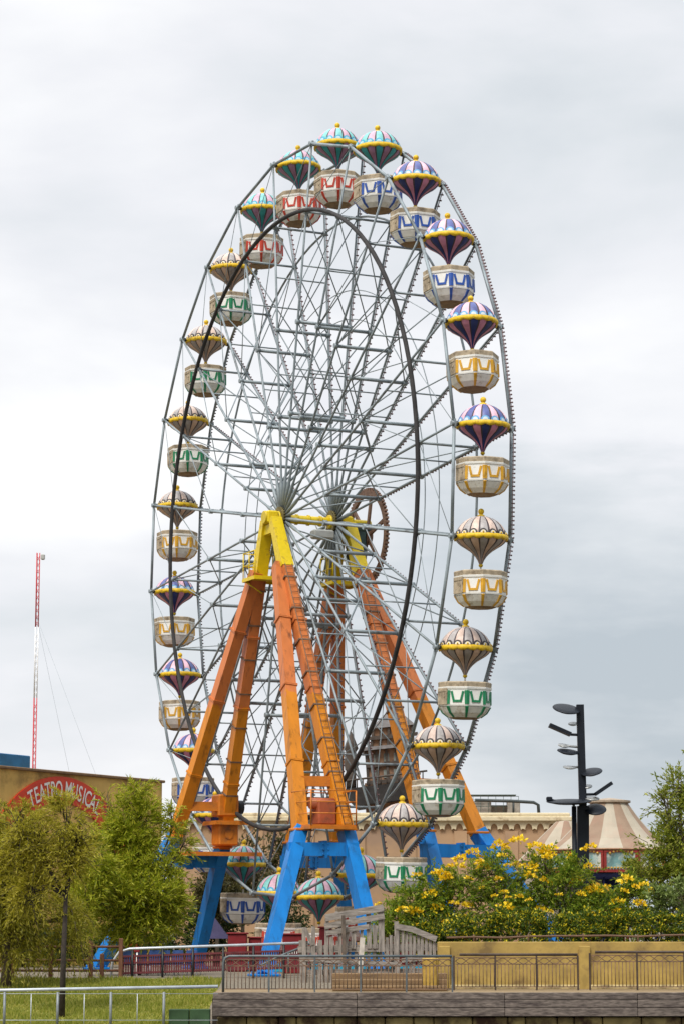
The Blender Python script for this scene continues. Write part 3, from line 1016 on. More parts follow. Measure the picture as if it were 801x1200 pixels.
GOND = {
    1: ('teal', 'red', 'teal and mauve balloon car with red trim, topmost, left of blue-trimmed one'),
    2: ('teal', 'blue', 'teal and mauve balloon car with blue trim at the top of the wheel'),
    3: ('purple', 'blue', 'navy and pink balloon car with blue trim, first right of the topmost teal cars'),
    4: ('purple', 'blue', 'navy and pink balloon car with blue trim, directly above the upper right gold-trimmed car'),
    5: ('purple', 'gold', 'navy and pink balloon car with gold trim, upper one of two on the right'),
    6: ('purple', 'gold', 'navy and pink balloon car with gold trim, lower right one above a cream balloon'),
    7: ('beige', 'gold', 'cream and grey balloon car with gold trim at right edge of wheel'),
    8: ('beige', 'green', 'cream and grey balloon car with green trim, right side, just below gold-trimmed cream car'),
    9: ('beige', 'green', 'cream and grey balloon car with green trim in front of the rear orange leg'),
    10: ('beige', 'green', 'cream and grey balloon car with green trim, lowest, just above the yellow flower bushes'),
    11: ('teal', 'red', 'teal balloon car half hidden behind the right blue leg near the bottom'),
    12: ('teal', 'red', 'teal and mauve balloon car right of the front blue leg, above weathered fence'),
    13: ('teal', 'red', 'teal and mauve balloon car partly covered by the front blue leg at the bottom'),
    14: ('teal', 'blue', 'teal and mauve balloon car with blue trim low at left, beside bright blue leg'),
    15: ('purple', 'blue', 'navy and pink balloon car hidden behind the left orange motor platform'),
    16: ('purple', 'blue', 'navy and pink balloon car with blue trim crossed by the leftmost orange leg'),
    17: ('purple', 'gold', 'navy and pink balloon car with gold trim, lower one of two at left'),
    18: ('purple', 'gold', 'navy and pink balloon car with gold trim, left edge, below a cream balloon'),
    19: ('beige', 'gold', 'cream and grey balloon car with gold trim at left edge, level with hub'),
    20: ('beige', 'green', 'cream and grey balloon car with green trim, left side, just above gold-trimmed cream car'),
    21: ('beige', 'green', 'cream and grey balloon car with green trim, middle of three on upper left'),
    22: ('beige', 'green', 'cream and grey balloon car with green trim, directly below leftmost red-trimmed teal car'),
    23: ('teal', 'red', 'teal and mauve balloon car with red trim, lowest of three at upper left'),
    24: ('teal', 'red', 'teal and mauve balloon car with red trim, middle of three near the top left'),
}
RZ = Matrix.Rotation(-PSI, 3, 'Z')
def gondola_root(k, src=None):
    a = PH + (k - 1) * SEC
    loc = Vector((HUB.x, HUB.y, HUB.z)) + RZ @ on(R, a, 0)
    kind, tr, lab = GOND[k]
    r_ = thing('gondola', lab, 'gondola', loc, -PSI, 'balloon gondolas hanging from the wheel')
    return r_, kind, tr
for k in range(1, 25):
    r_, kind, tr = gondola_root(k)
    swing = math.radians(random.uniform(-2.6, 2.6))
    r_.rotation_euler = (0, swing, -PSI)
    c = inst(CAN[kind], 'balloon', r_)
    inst(SCA[kind], 'scallop_trim', c)
    inst(FRI, 'yellow_frill', r_)
    inst(FIN, 'finial', r_)
    bk_ = inst(BAS, 'basket', r_)
    bk_.scale = (0.955, 0.955, 1.0)
    bk_.location.z = -0.03
    inst(RAI, 'basket_rail', bk_)
    inst(TRM[tr], 'painted_trim', bk_)
    inst(DOO, 'basket_door', bk_)
    inst(HAN, 'centre_pole', r_)
    inst(PIV, 'pivot', r_)

# ------------------------------------------------------------------ vegetation
def leaf_cloud(name, m, P, D, ln, wd, seed, fold=0.25):
    """one narrow four-cornered leaf per row of P (base) and D (unit direction)"""
    rg_ = np.random.default_rng(seed)
    n = len(P)
    L_ = ln * rg_.uniform(0.6, 1.25, n)[:, None]
    W_ = wd * rg_.uniform(0.7, 1.2, n)[:, None]
    rnd = rg_.normal(size=(n, 3))
    S = np.cross(D, rnd); S /= np.linalg.norm(S, axis=1)[:, None] + 1e-9
    U_ = np.cross(S, D)
    v = np.zeros((n, 4, 3))
    v[:, 0] = P
    v[:, 1] = P + D * L_ * 0.45 + S * W_ * 0.5 + U_ * L_ * fold * 0.2
    v[:, 2] = P + D * L_
    v[:, 3] = P + D * L_ * 0.45 - S * W_ * 0.5 + U_ * L_ * fold * 0.2
    me = bpy.data.meshes.new(name)
    me.vertices.add(n * 4); me.vertices.foreach_set('co', v.reshape(-1))
    me.loops.add(n * 4); me.loops.foreach_set('vertex_index', np.arange(n * 4))
    me.polygons.add(n); me.polygons.foreach_set('loop_start', np.arange(0, n * 4, 4)); me.polygons.foreach_set('loop_total', np.full(n, 4))
    me.update(); me.validate()
    me.materials.append(m)
    return me
def twig_points(blobs, ntw, per, tw_len, droop, seed, shell=0.45, spread=0.8, hair=0.9, clump=0.82):
    """twigs that start inside each blob and run outwards, with leaves on both sides of each"""
    rg_ = np.random.default_rng(seed)
    vol = np.array([b_[1][0] * b_[1][1] * b_[1][2] for b_ in blobs]) ** 0.75
    cnt = np.maximum(3, (vol / vol.sum() * ntw)).astype(int)
    Ps, Ds = [], []
    tw = []
    for (c, r_), k in zip(blobs, cnt):
        d_ = rg_.normal(size=(k, 3)); d_ /= np.linalg.norm(d_, axis=1)[:, None]
        rad = shell + (1 - shell) * rg_.random(k) ** 0.7
        p0 = np.array(c) + d_ * np.array(r_) * rad[:, None]
        if clump:
            nc = max(4, min(14, k // 26))
            cd = rg_.normal(size=(nc, 3)); cd /= np.linalg.norm(cd, axis=1)[:, None]
            cc = cd * (0.35 + 0.6 * rg_.random(nc))[:, None]
            idx = rg_.integers(0, nc, k)
            q_ = cc[idx] + rg_.normal(size=(k, 3)) * 0.145
            pick = rg_.random(k) < clump
            p0 = np.where(pick[:, None], np.array(c) + q_ * np.array(r_), p0)
            d_ = np.where(pick[:, None], q_ / (np.linalg.norm(q_, axis=1)[:, None] + 1e-6), d_)
        od = d_ + rg_.normal(size=(k, 3)) * spread * 0.5 + np.array([0, 0, 0.35])
        od /= np.linalg.norm(od, axis=1)[:, None]
        ll = tw_len * rg_.uniform(0.5, 1.3, k)
        for i in range(per):
            f = (i + rg_.random(k)) / per
            p = p0 + od * (ll * f)[:, None]
            p[:, 2] -= droop * (f ** 2) * ll
            ld = od + rg_.normal(size=(k, 3)) * hair * 0.6
            ld[:, 2] -= droop * f * 1.2
            ld /= np.linalg.norm(ld, axis=1)[:, None]
            Ps.append(p); Ds.append(ld)
        tw.append((p0, od, ll))
    return np.concatenate(Ps), np.concatenate(Ds), tw
BARK = mat('bark', (0.10, 0.075, 0.05), 0.9, 0.35, 8, stretch=(2, 2, .5), bump=0.4)
BARKD = mat('dark_bark', (0.045, 0.035, 0.028), 0.9, 0.35, 8)
def make_tree(name, label, cat, base, blobs, ntw, per, tw_len, ln, wd, m, seed, trunk_r=0.12, fork=0.35, droop=0.5, bark=None, group=None,
              shell=0.3, lean=0.0, limbs=True, crown_name='crown', twigs=0, spray=0, spray_len=1.0):
    base = Vector(base)
    root = thing(name, label, cat, base, 0, group)
    rnd = random.Random(seed)
    bl = [((Vector(c) - base), r_) for c, r_ in blobs]
    top = max(c.z + r_[2] * 0.5 for c, r_ in bl)
    cx = sum(c.x for c, _ in bl) / len(bl); cy = sum(c.y for c, _ in bl) / len(bl)
    fk = Vector((lean, 0, top * fork))
    t_ = MB()
    t_.tube([(0, 0, -0.1), (lean * .3, 0.02, fk.z * .5), fk], [trunk_r * 1.25, trunk_r, trunk_r * .8], 9)
    if limbs:
        for c, r_ in bl:
            thin = 0.35 if abs(c.y) > 3.0 else 1.0
            mid = fk.lerp(c, 0.55) + Vector((rnd.uniform(-.15, .15), rnd.uniform(-.15, .15), rnd.uniform(0.0, .25))) * max(r_)
            end = c + Vector((0, 0, r_[2] * 0.6))
            t_.tube([fk - Vector((0, 0, .05)), mid, c, end], [trunk_r * .62 * thin, trunk_r * .42 * thin, trunk_r * .28 * thin, trunk_r * .08 * thin], 6)
            for q in range(4):
                dv = Vector((rnd.uniform(-1, 1), rnd.uniform(-1, 1), rnd.uniform(-.1, 1)))
                e2 = c + Vector((dv.x * r_[0], dv.y * r_[1], dv.z * r_[2])) * .85
                t_.tube([mid.lerp(c, rnd.random()), (c + e2) / 2 + Vector((0, 0, .1)), e2], [trunk_r * .2, trunk_r * .13, trunk_r * .05], 5)
    P, D, tw = twig_points([(tuple(c), r_) for c, r_ in bl], ntw, per, tw_len, droop, seed, shell)
    if spray:                                               # long loose shoots that break the outline
        P2, D2, tw2 = twig_points([(tuple(c), (r_[0] * .85, r_[1] * .85, r_[2] * .85)) for c, r_ in bl], spray, 22, spray_len, droop * .6, seed + 5, .6, spread=.9, hair=.7)
        P = np.concatenate([P, P2]); D = np.concatenate([D, D2])
        for p0, od, ll in tw2:
            for i in range(len(p0)):
                a = Vector(p0[i]); d_ = Vector(od[i]); l_ = float(ll[i])
                t_.tube([a, a + d_ * l_ * .5 - Vector((0, 0, droop * l_ * .15)), a + d_ * l_ - Vector((0, 0, droop * l_ * .6))], [.012, .008, .003], 4)
    if twigs:
        k = 0
        for p0, od, ll in tw:
            for i in range(0, len(p0), max(1, int(len(p0) * len(tw) / twigs))):
                a = Vector(p0[i]); d_ = Vector(od[i]); l_ = float(ll[i])
                t_.tube([a - d_ * l_ * .6, a + d_ * l_ * .4 - Vector((0, 0, droop * l_ * .16)), a + d_ * l_ - Vector((0, 0, droop * l_))], [.014, .010, .004], 4)
    t_.build('trunk', bark or BARK, root)
    inst(leaf_cloud(crown_name, m, P, D, ln, wd, seed + 1), crown_name, root)
    return root
def blob(px, py, Y, rx_px, rz_px, ry=None, dy=0.0):
    p = at(px, py, Y + dy)
    sc = F_PX / Y
    rx = rx_px / sc
    return ((p.x, Y + dy, p.z), (rx, ry if ry else rx * 0.85, rz_px / sc))

LF_OLIVE = leaf_mat('olive_leaf', (0.22, 0.21, 0.012), (0.42, 0.37, 0.025), (0.58, 0.50, 0.08), 0.5)
LF_FEATH = leaf_mat('feather_leaf', (0.15, 0.21, 0.006), (0.33, 0.37, 0.014), (0.60, 0.57, 0.06), 0.42)
LF_WILLOW = leaf_mat('willow_leaf', (0.15, 0.15, 0.010), (0.28, 0.26, 0.018), (0.42, 0.36, 0.05), 0.5)
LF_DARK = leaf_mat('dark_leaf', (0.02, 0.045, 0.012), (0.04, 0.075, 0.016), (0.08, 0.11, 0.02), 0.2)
LF_BUSH = leaf_mat('bush_leaf', (0.07, 0.14, 0.010), (0.18, 0.27, 0.018), (0.42, 0.45, 0.05), 0.45)
LF_HEDGE = leaf_mat('hedge_leaf', (0.03, 0.065, 0.008), (0.11, 0.17, 0.015), (0.95, 0.75, 0.03), 0.3, 0.72)
LF_RIGHT = leaf_mat('right_leaf', (0.11, 0.16, 0.012), (0.24, 0.28, 0.022), (0.46, 0.46, 0.08), 0.5)
LF_BACK = leaf_mat('back_leaf', (0.06, 0.06, 0.022), (0.11, 0.10, 0.03), (0.17, 0.15, 0.05), 0.2)

# feathery bright green tree in front of the far left legs
Yc = 96.5
make_tree('feathery_tree', 'dense feathery bright green tree between the theatre and the left blue leg', 'tree',
          (X_at(163, Yc), Yc, 0), [blob(156, 990, Yc, 34, 52), blob(137, 1030, Yc, 32, 38, dy=-.4), blob(186, 1025, Yc, 32, 40), blob(160, 1060, Yc, 58, 42, dy=-.5),
          blob(198, 1065, Yc, 18, 28, dy=.4), blob(120, 1068, Yc, 22, 32), blob(110, 1008, Yc - 2.5, 22, 34), blob(100, 1050, Yc - 2.5, 24, 36), blob(215, 990, Yc, 8, 22), blob(160, 932, Yc, 10, 30), blob(126, 945, Yc, 8, 26), blob(203, 972, Yc, 8, 36), blob(172, 970, Yc, 16, 28), blob(150, 966, Yc, 18, 32), blob(165, 1088, Yc, 44, 20)],
          3700, 11, 0.55, 0.25, 0.040, LF_FEATH, 11, 0.085, 0.22, 0.30, twigs=160, shell=0.12, spray=420, spray_len=0.85)
# airy yellow-olive tree with a slender trunk on the lawn
Yc = 80.0
gz = ground_z(-9.2, 80.0)
make_tree('slender_tree', 'airy yellow olive tree with slender forked trunk standing on the lawn', 'tree',
          (X_at(74, Yc), Yc, gz), [blob(70, 1000, Yc, 30, 36), blob(40, 985, Yc, 30, 30), blob(84, 1012, Yc, 16, 30), blob(25, 1020, Yc, 28, 34, dy=.5), blob(38, 1046, Yc, 20, 26), blob(78, 960, Yc, 22, 28), blob(20, 970, Yc, 18, 22), blob(92, 985, Yc, 12, 20)],
          1350, 9, 0.6, 0.17, 0.034, LF_OLIVE, 23, 0.085, 0.58, 0.5, BARKD, lean=0.06, twigs=200, shell=0.1, spray=260, spray_len=0.8)
# weeping tree at the picture's left edge
Yc = 88
make_tree('weeping_tree', 'drooping willow-like tree at the far left edge, behind the slender tree', 'tree',
          (X_at(8, Yc), Yc, ground_z(-12, 88)), [blob(5, 990, Yc, 34, 42), blob(-20, 1010, Yc, 40, 60), blob(28, 1040, Yc, 26, 44), blob(8, 1060, Yc, 30, 46), blob(48, 1075, Yc, 26, 36, dy=.8), blob(-25, 1080, Yc, 30, 40), blob(80, 1080, Yc, 26, 30, dy=1.5), blob(18, 1105, Yc, 30, 22)],
          3300, 11, 0.85, 0.19, 0.034, LF_WILLOW, 31, 0.16, 0.35, 1.1, twigs=120, shell=0.15, spray=240, spray_len=1.0)
# dark bushes behind the left blue leg
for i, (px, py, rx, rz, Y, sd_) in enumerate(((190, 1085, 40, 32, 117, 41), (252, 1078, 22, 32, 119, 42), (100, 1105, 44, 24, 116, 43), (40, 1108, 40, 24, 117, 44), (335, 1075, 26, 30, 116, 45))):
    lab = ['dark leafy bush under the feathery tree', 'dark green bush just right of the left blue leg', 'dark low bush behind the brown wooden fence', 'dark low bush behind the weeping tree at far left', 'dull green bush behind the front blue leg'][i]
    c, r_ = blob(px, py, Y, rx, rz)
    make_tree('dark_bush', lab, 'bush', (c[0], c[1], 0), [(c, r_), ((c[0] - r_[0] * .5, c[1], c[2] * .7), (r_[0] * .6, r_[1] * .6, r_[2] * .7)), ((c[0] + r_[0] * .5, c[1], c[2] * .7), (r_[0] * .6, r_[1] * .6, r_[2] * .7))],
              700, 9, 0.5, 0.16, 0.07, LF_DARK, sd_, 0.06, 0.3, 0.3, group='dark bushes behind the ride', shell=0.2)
# dull trees far behind the wheel
for i, (px, py, rx, rz, Y) in enumerate(((285, 1020, 34, 46, 121), (335, 1020, 30, 40, 124), (255, 1045, 22, 32, 118))):
    lab = ['dull olive tree behind the lower left teal gondola', 'dull olive tree behind the front blue leg, before the sand wall', 'small dull tree behind the blue-trimmed low gondola'][i]
    c, r_ = blob(px, py, Y, rx, rz)
    make_tree('background_tree', lab, 'tree', (c[0], c[1], 0), [(c, r_), ((c[0] - r_[0] * .5, c[1], c[2] - r_[2] * .4), (r_[0] * .7, r_[1] * .7, r_[2] * .6)), ((c[0] + r_[0] * .5, c[1], c[2] - r_[2] * .2), (r_[0] * .7, r_[1] * .7, r_[2] * .6))],
              620, 8, 0.6, 0.2, 0.09, LF_BACK, 60 + i, 0.11, 0.35, 0.3, group='trees behind the wheel', shell=0.2)
# right-edge tree and the shrubs under it
Yc = 90
make_tree('leafy_tree', 'loose green tree cut by the right edge of the picture', 'tree',
          (X_at(800, Yc), Yc, 0), [blob(798, 965, Yc, 34, 40), blob(775, 1000, Yc, 38, 34), blob(808, 1010, Yc, 40, 50), blob(760, 1022, Yc, 26, 28), blob(800, 1040, Yc, 44, 34), blob(795, 925, Yc, 20, 22), blob(782, 945, Yc, 14, 20), blob(830, 960, Yc, 34, 50), blob(745, 1030, Yc, 14, 18), blob(815, 905, Yc, 16, 20)],
          1250, 9, 0.55, 0.17, 0.062, LF_RIGHT, 71, 0.11, 0.35, 0.25, twigs=160, shell=0.15, spray=160, spray_len=0.8)
make_tree('pale_shrub', 'pale green young shrub under the tree at right edge', 'shrub',
          (X_at(780, 85), 85, 1.1), [blob(780, 1066, 85, 28, 22), blob(806, 1060, 85, 24, 26), blob(760, 1078, 85, 18, 14)],
          420, 8, 0.4, 0.17, 0.06, leaf_mat('pale_leaf', (0.09, 0.14, 0.03), (0.17, 0.23, 0.05), (0.30, 0.36, 0.12), 0.3), 77, 0.03, 0.3, 0.3, shell=0.1, twigs=90)

FLOW = leaf_mat('yellow_petals', (0.70, 0.42, 0.005), (0.85, 0.58, 0.010), (0.92, 0.72, 0.05), 0.2)
def flower_cluster(seed):
    rg_ = np.random.default_rng(seed)
    n = 34
    d_ = rg_.normal(size=(n, 3)); d_[:, 2] = np.abs(d_[:, 2]) * .8; d_ /= np.linalg.norm(d_, axis=1)[:, None]
    P = d_ * 0.05 * rg_.uniform(.5, 1.8, n)[:, None] * np.array([1.5, 1.5, 1.2])
    return leaf_cloud('flower_cluster', FLOW, P, d_, 0.085, 0.07, seed)
FLM = [flower_cluster(s) for s in range(4)]
bushes = [
    ('flowering bush beside the weathered fence, lowest and least flowered', [blob(465, 1082, 87, 26, 24), blob(490, 1072, 87, 26, 30), blob(455, 1100, 87, 20, 16)], 7, 470, 1085),
    ('yellow flowering bush in front of the rear blue leg', [blob(530, 1060, 87, 34, 36), blob(510, 1045, 87, 22, 28), blob(545, 1035, 87, 26, 26), blob(525, 1085, 87, 36, 20)], 19, 0, 0),
    ('tall yellow flowering bush between the rear blue leg and the lamp post', [blob(595, 1045, 86.5, 38, 38), blob(575, 1025, 86.5, 26, 26), blob(615, 1020, 86.5, 30, 26), blob(590, 1070, 86.5, 42, 26)], 20, 0, 0),
    ('yellow flowering bush directly in front of the dark lamp post', [blob(660, 1040, 86, 36, 34), blob(640, 1022, 86, 26, 24), blob(680, 1018, 86, 22, 20), blob(655, 1068, 86, 42, 26)], 20, 0, 0),
    ('lower yellow flowering bush under the carousel panel, right of the lamp post', [blob(715, 1068, 85.5, 32, 22), blob(735, 1060, 85.5, 26, 24), blob(695, 1072, 85.5, 26, 20)], 13, 0, 0),
]
for bi, (lab, bl, nf, _, _) in enumerate(bushes):
    c0 = bl[0][0]
    root = make_tree('flowering_bush', lab, 'bush', (c0[0], c0[1], 1.1), bl, 820, 9, 0.46, 0.15, 0.05, LF_BUSH, 80 + bi, 0.05, 0.15, 0.3,
                     group='flowering bushes on the planted wall', shell=0.15, twigs=110, crown_name='foliage', spray=70, spray_len=0.6)
    rnd = random.Random(90 + bi)
    for q in range(nf):
        c, r_ = rnd.choice(bl)
        th = rnd.uniform(PI * 1.05, PI * 1.95)
        el = rnd.uniform(-.45, 1.15)
        dv = Vector((math.cos(th) * math.cos(el), math.sin(th) * math.cos(el), math.sin(el)))
        p = Vector(c) + Vector((dv.x * r_[0], dv.y * r_[1], dv.z * r_[2])) * 1.18 + Vector((0, -0.05, .12))
        f = inst(FLM[q % 4], 'flower_cluster', root, p - root.location, (rnd.uniform(-.3, .3), rnd.uniform(-.3, .3), rnd.uniform(0, 6)))
        s_ = rnd.choice((.8, 1.0, 1.2, 1.6, 1.8))
        f.scale = (s_, s_, s_)
# clipped low hedge of yellow-tipped plants along the wall top
hp = [500 + i * 30 for i in range(11)]
hlab = ['at the left end of the wall', 'second from the left end of the wall', 'below the bush in front of the rear blue leg', 'under the gap left of the tall bush', 'below the tall flowering bush', 'right of the tall bush, below the blue scrap', 'left below the lamp post', 'below the lamp post', 'right below the lamp post', 'under the carousel panel', 'at the right, before the pale shrub']
for i, px in enumerate(hp):
    Y = 84.2
    c, r_ = blob(px, 1088 + random.uniform(-3, 3), Y, 19, 13 + random.uniform(-2, 4), ry=0.5)
    make_tree('hedge_plant', 'yellow-tipped hedge plant on the wall, ' + hlab[i], 'plant', (c[0], Y, 1.15),
              [(c, r_), ((c[0] + .3, c[1], c[2] + .12), (r_[0] * .5, .4, r_[2] * .9)), ((c[0] - .1, c[1] - .25, c[2] - .28), (r_[0] * 1.05, .3, r_[2] * .8))], 330, 7, 0.26, 0.12, 0.05, LF_HEDGE, 120 + i, 0.03, 0.2, 0.2,
              group='low hedge along the yellow wall', shell=0.1, crown_name='foliage', spray=26, spray_len=0.42)

# ------------------------------------------------------------------ yellow wall, planter soil, railings on the dock
OCHRE = mat('ochre_plaster', (0.40, 0.275, 0.075), 0.85, 0.22, 2.6, dirt=(0.19, 0.125, 0.045), dirt_amt=0.5, dirt_scale=1.3, bump=0.15)
YW = 82.8
wx0, wx1 = X_at(512, YW), 16.0
wzt = Z_at(1104, YW)
wl = thing('yellow_wall', 'stained ochre yellow retaining wall behind the iron railing panels', 'wall', (0, 0, 0))
m = MB(); m.bevbox(((wx0 + wx1) / 2, YW + 0.15, (wzt + DZ) / 2 - .03), (wx1 - wx0, 0.3, wzt - DZ + .06), 0.02)
m.build('wall_face', OCHRE, wl)
for px in (520, 684):
    x = X_at(px, YW)
    m = MB(); m.bevbox((x, YW - 0.05, (wzt + DZ) / 2 - .08), (0.36, 0.14, wzt - DZ - .12), 0.015)
    m.build('pilaster', OCHRE, wl)
m = MB(); m.bevbox(((wx0 + wx1) / 2, YW - 0.04, DZ + 0.06), (wx1 - wx0, 0.1, 0.14), 0.02)
m.build('plinth', mat('dirty_cream', (0.50, 0.40, 0.2), 0.9, 0.25, 3, dirt=(0.2, 0.15, 0.08), dirt_amt=0.5), wl)
m = MB(); m.box(((wx0 + wx1) / 2, YW + 4.3, wzt - 0.3), (wx1 - wx0 - .02, 8.0, 0.5))
m.build('planter_soil', mat('soil', (0.06, 0.04, 0.025), 0.95, 0.4, 5), wl)
# slim brown rail along the wall top
m = MB()
zr = wzt + 0.12
x = wx0 + 0.3
pts = []
while x < wx1:
    pts.append((x, YW + 0.12, zr + random.uniform(-.02, .03) + 0.010 * (x - wx0)))
    x += 0.9
m.tube(pts, 0.035, 6)
for p in pts[1::2]:
    m.tube([(p[0], p[1], wzt - 0.02), (p[0], p[1], p[2] + .08)], 0.03, 6)
tag(m.build('branch_rail', mat('brown_branch', (0.13, 0.075, 0.045), 0.85, 0.3, 6)), 'thin brown branch rail along the top of the yellow wall', 'fence')
# fluted yellow planter at the wall's left end
m = MB()
c = at(504, 1160, 80.6)
def flute(j, z): return 1 - 0.06 * (j % 2)
m.lathe([(0.22, 0), (0.24, 0.05), (0.25, 0.55), (0.27, 1.0), (0.24, 1.03), (0.21, 1.02), (0.20, 0.9)], 28, 0, origin=(c.x, c.y, DZ - 0.01), rfn=flute, smooth=False, capb=True, capt=True)
tag(m.build('yellow_barrel', mat('barrel_yellow', (0.42, 0.27, 0.05), 0.6, 0.25, 4, dirt=(0.3, 0.2, 0.08), dirt_amt=0.3)), 'fluted yellow barrel at the left end of the yellow wall', 'barrel')

IRON = mat('rusty_iron', (0.17, 0.10, 0.06), 0.7, 0.35, 6, dirt=(0.05, 0.04, 0.04), dirt_amt=0.4)
PIPE = mat('grey_pipe', (0.11, 0.125, 0.13), 0.5, 0.25, 4, metal=0.2)
BRP = mat('brown_black_paint', (0.055, 0.036, 0.026), 0.6, 0.3, 5)
def railing(label, x0, x1, Y, z0, h, top_m, post_every=1.55, curl=False, wave=True, Y1=None, pick=0.115, pr=0.013):
    Y1 = Y if Y1 is None else Y1
    def P(x, z):
        f = (x - x0) / (x1 - x0)
        return Vector((x, Y + (Y1 - Y) * f, z0 + z))
    rt = thing('railing', label, 'railing', ((x0 + x1) / 2, (Y + Y1) / 2, z0), 0, 'iron railing panels on the quay')
    off = rt.location
    t_ = MB()
    tp = [P(x0 + .18, h) - off, P(x1, h) - off]
    if curl:
        tp = [P(x0, -0.0) - off, P(x0, h - .2) - off, P(x0 + .05, h - .06) - off] + tp
    t_.tube(tp, 0.042, 8)
    t_.build('top_pipe', top_m, rt)
    m_ = MB()
    zz = [0.10, h - 0.30, h - 0.10]
    for z in zz:
        m_.beam(P(x0 + .05, z) - off, P(x1 - .02, z) - off, 0.03, 0.03)
    n_ = int((x1 - x0) / pick)
    for i in range(1, n_):
        x = x0 + (x1 - x0) * i / n_
        m_.tube([P(x, 0.10) - off, P(x, h - 0.30 if wave else h - 0.1) - off], pr, 5)
    if wave:
        nn = int((x1 - x0) / 0.06)
        for sg in (-1, 1):
            m_.tube([P(x0 + .05 + (x1 - x0 - .07) * i / nn, h - .20 + sg * .09 * math.sin(i * .06 * PI / .34)) - off for i in range(nn + 1)], 0.013, 5)
    m_.build('balusters', IRON, rt)
    k = max(1, round((x1 - x0) / post_every))
    for i in range(k + 1):
        x = x0 + (x1 - x0) * i / k
        q = MB(); q.beam(P(x, 0) - off, P(x, h - .03) - off, 0.055, 0.055, up=(1, 0, 0))
        q.build('post', top_m, rt)
    return rt
RY = 78.35
railing('long iron railing with curved grey end pipe, before the weathered plank fence', X_at(262, RY), X_at(529, RY), RY, DZ, 1.10, PIPE, curl=True)
railing('short-span iron railing panel before the yellow wall, left of the pilaster', X_at(531, RY + 2.6), X_at(676, RY + 2.6), RY + 2.6, DZ, 1.12, BRP)
railing('iron railing panel running off the right edge before the yellow wall', X_at(690, RY + 2.6), 14.0, RY + 2.6, DZ, 1.20, BRP)
# low slatted benches / kerbs seen through the left railing
m = MB()
for i, (y_, z_) in enumerate(((80.2, 0.16), (81.0, 0.34), (81.8, 0.52))):
    m.bevbox(((X_at(400, y_) + X_at(512, y_)) / 2, y_, DZ + z_ / 2), (X_at(505, y_) - X_at(372, y_), 0.75, z_), 0.02)
tag(m.build('wooden_steps', mat('step_wood', (0.20, 0.125, 0.06), 0.8, 0.3, 3, stretch=(.4, 3, 3), bump=.3)), 'low brown wooden steps behind the left iron railing', 'steps')

# galvanised rail fence with wire mesh along the bank
YF = 77.3
GRAIL = mat('pale_pipe', (0.50, 0.53, 0.56), 0.4, 0.15, 3, metal=0.3)
ff = thing('pipe_fence', 'pale galvanised pipe fence along the edge of the lawn', 'fence', (-8, YF, -1.25))
o_ = ff.location
za, zb = Z_at(1161, YF), Z_at(1156.5, YF)
xa, xb = -17.0, X_at(256, YF)
m = MB()
m.tube([Vector((xa, YF, za + (za - zb) * .6)) - o_, Vector((X_at(0, YF), YF, za)) - o_, Vector((xb, YF, zb)) - o_], 0.05, 10)
m.build('top_rail', GRAIL, ff)
for i in range(9):
    x = X_at(193 - 62 * i, YF)
    q = MB(); q.tube([Vector((x, YF, -1.35)) - o_, Vector((x, YF, za - 0.05)) - o_], 0.042, 8)
    q.build('post', mat('fence_post_grey', (0.22, 0.24, 0.25), 0.5, 0.2, 4, metal=.2), ff)
m = MB()
for z in (Z_at(1165, YF), Z_at(1196, YF)):
    m.tube([Vector((xa, YF, z)) - o_, Vector((xb, YF, z)) - o_], 0.010, 5)
for i in range(9):
    x = X_at(193 - 31 - 62 * i, YF)
    m.tube([Vector((x, YF, -1.35)) - o_, Vector((x, YF, za - .1)) - o_], 0.014, 5)
m.build('wire', GRAIL, ff)

# brown post-and-rail fence at the back of the lawn
YB = 91.4
BRW = mat('brown_timber', (0.15, 0.065, 0.035), 0.8, 0.3, 5, stretch=(3, 3, .6), bump=.3)
bf = thing('wooden_fence', 'dark brown post and rail timber fence at the back of the lawn', 'fence', (-10, YB, -.4))
o_ = bf.location
for px, t_, b_ in ((142, 1100, 1148), (107, 1103, 1147), (120, 1118, 1146), (60, 1106, 1147), (15, 1106, 1147)):
    x = X_at(px, YB)
    q = MB(); q.bevbox(Vector((x, YB, (Z_at(t_, YB) + Z_at(b_, YB)) / 2 - .1)) - o_, (0.15, 0.15, Z_at(t_, YB) - Z_at(b_, YB) + .2), 0.02)
    q.build('post', BRW, bf)
for py in (1110, 1126, 1138):
    q = MB(); q.tube([Vector((-18, YB + .09, Z_at(py - 1, YB))) - o_, Vector((X_at(60, YB), YB + .11, Z_at(py, YB))) - o_, Vector((X_at(146, YB), YB + .09, Z_at(py, YB))) - o_], 0.045, 7)
    q.build('rail', BRW, bf)
# ride queue railing with maroon pickets
MAR = mat('maroon_paint', (0.13, 0.025, 0.03), 0.6, 0.3, 5)
YQ = 92.0
qx0, qx1 = X_at(133, YQ), X_at(368, YQ)
qr = thing('queue_railing', 'grey piped queue railing with maroon pickets in front of the wheel', 'railing', ((qx0 + qx1) / 2, YQ, -.3))
o_ = qr.location
def qz(x): return Z_at(1113, YQ) + (Z_at(1105, YQ) - Z_at(1113, YQ)) * (x - qx0) / (qx1 - qx0)
m = MB()
m.tube([Vector((qx0 - .1, YQ, -.25)) - o_, Vector((qx0 - .02, YQ, qz(qx0) - .45)) - o_, Vector((qx0 + .22, YQ, qz(qx0) - .10)) - o_, Vector((qx0 + .6, YQ, qz(qx0 + .6))) - o_, Vector((qx1, YQ, qz(qx1))) - o_], 0.05, 9)
m.build('top_pipe', GRAIL, qr)
m = MB()
for f in (0.26, 0.50, 0.86):
    m.beam(Vector((qx0 + .2, YQ + .03, qz(qx0) - f)) - o_, Vector((qx1, YQ + .03, qz(qx1) - f)) - o_, 0.05, 0.07)
n_ = 84
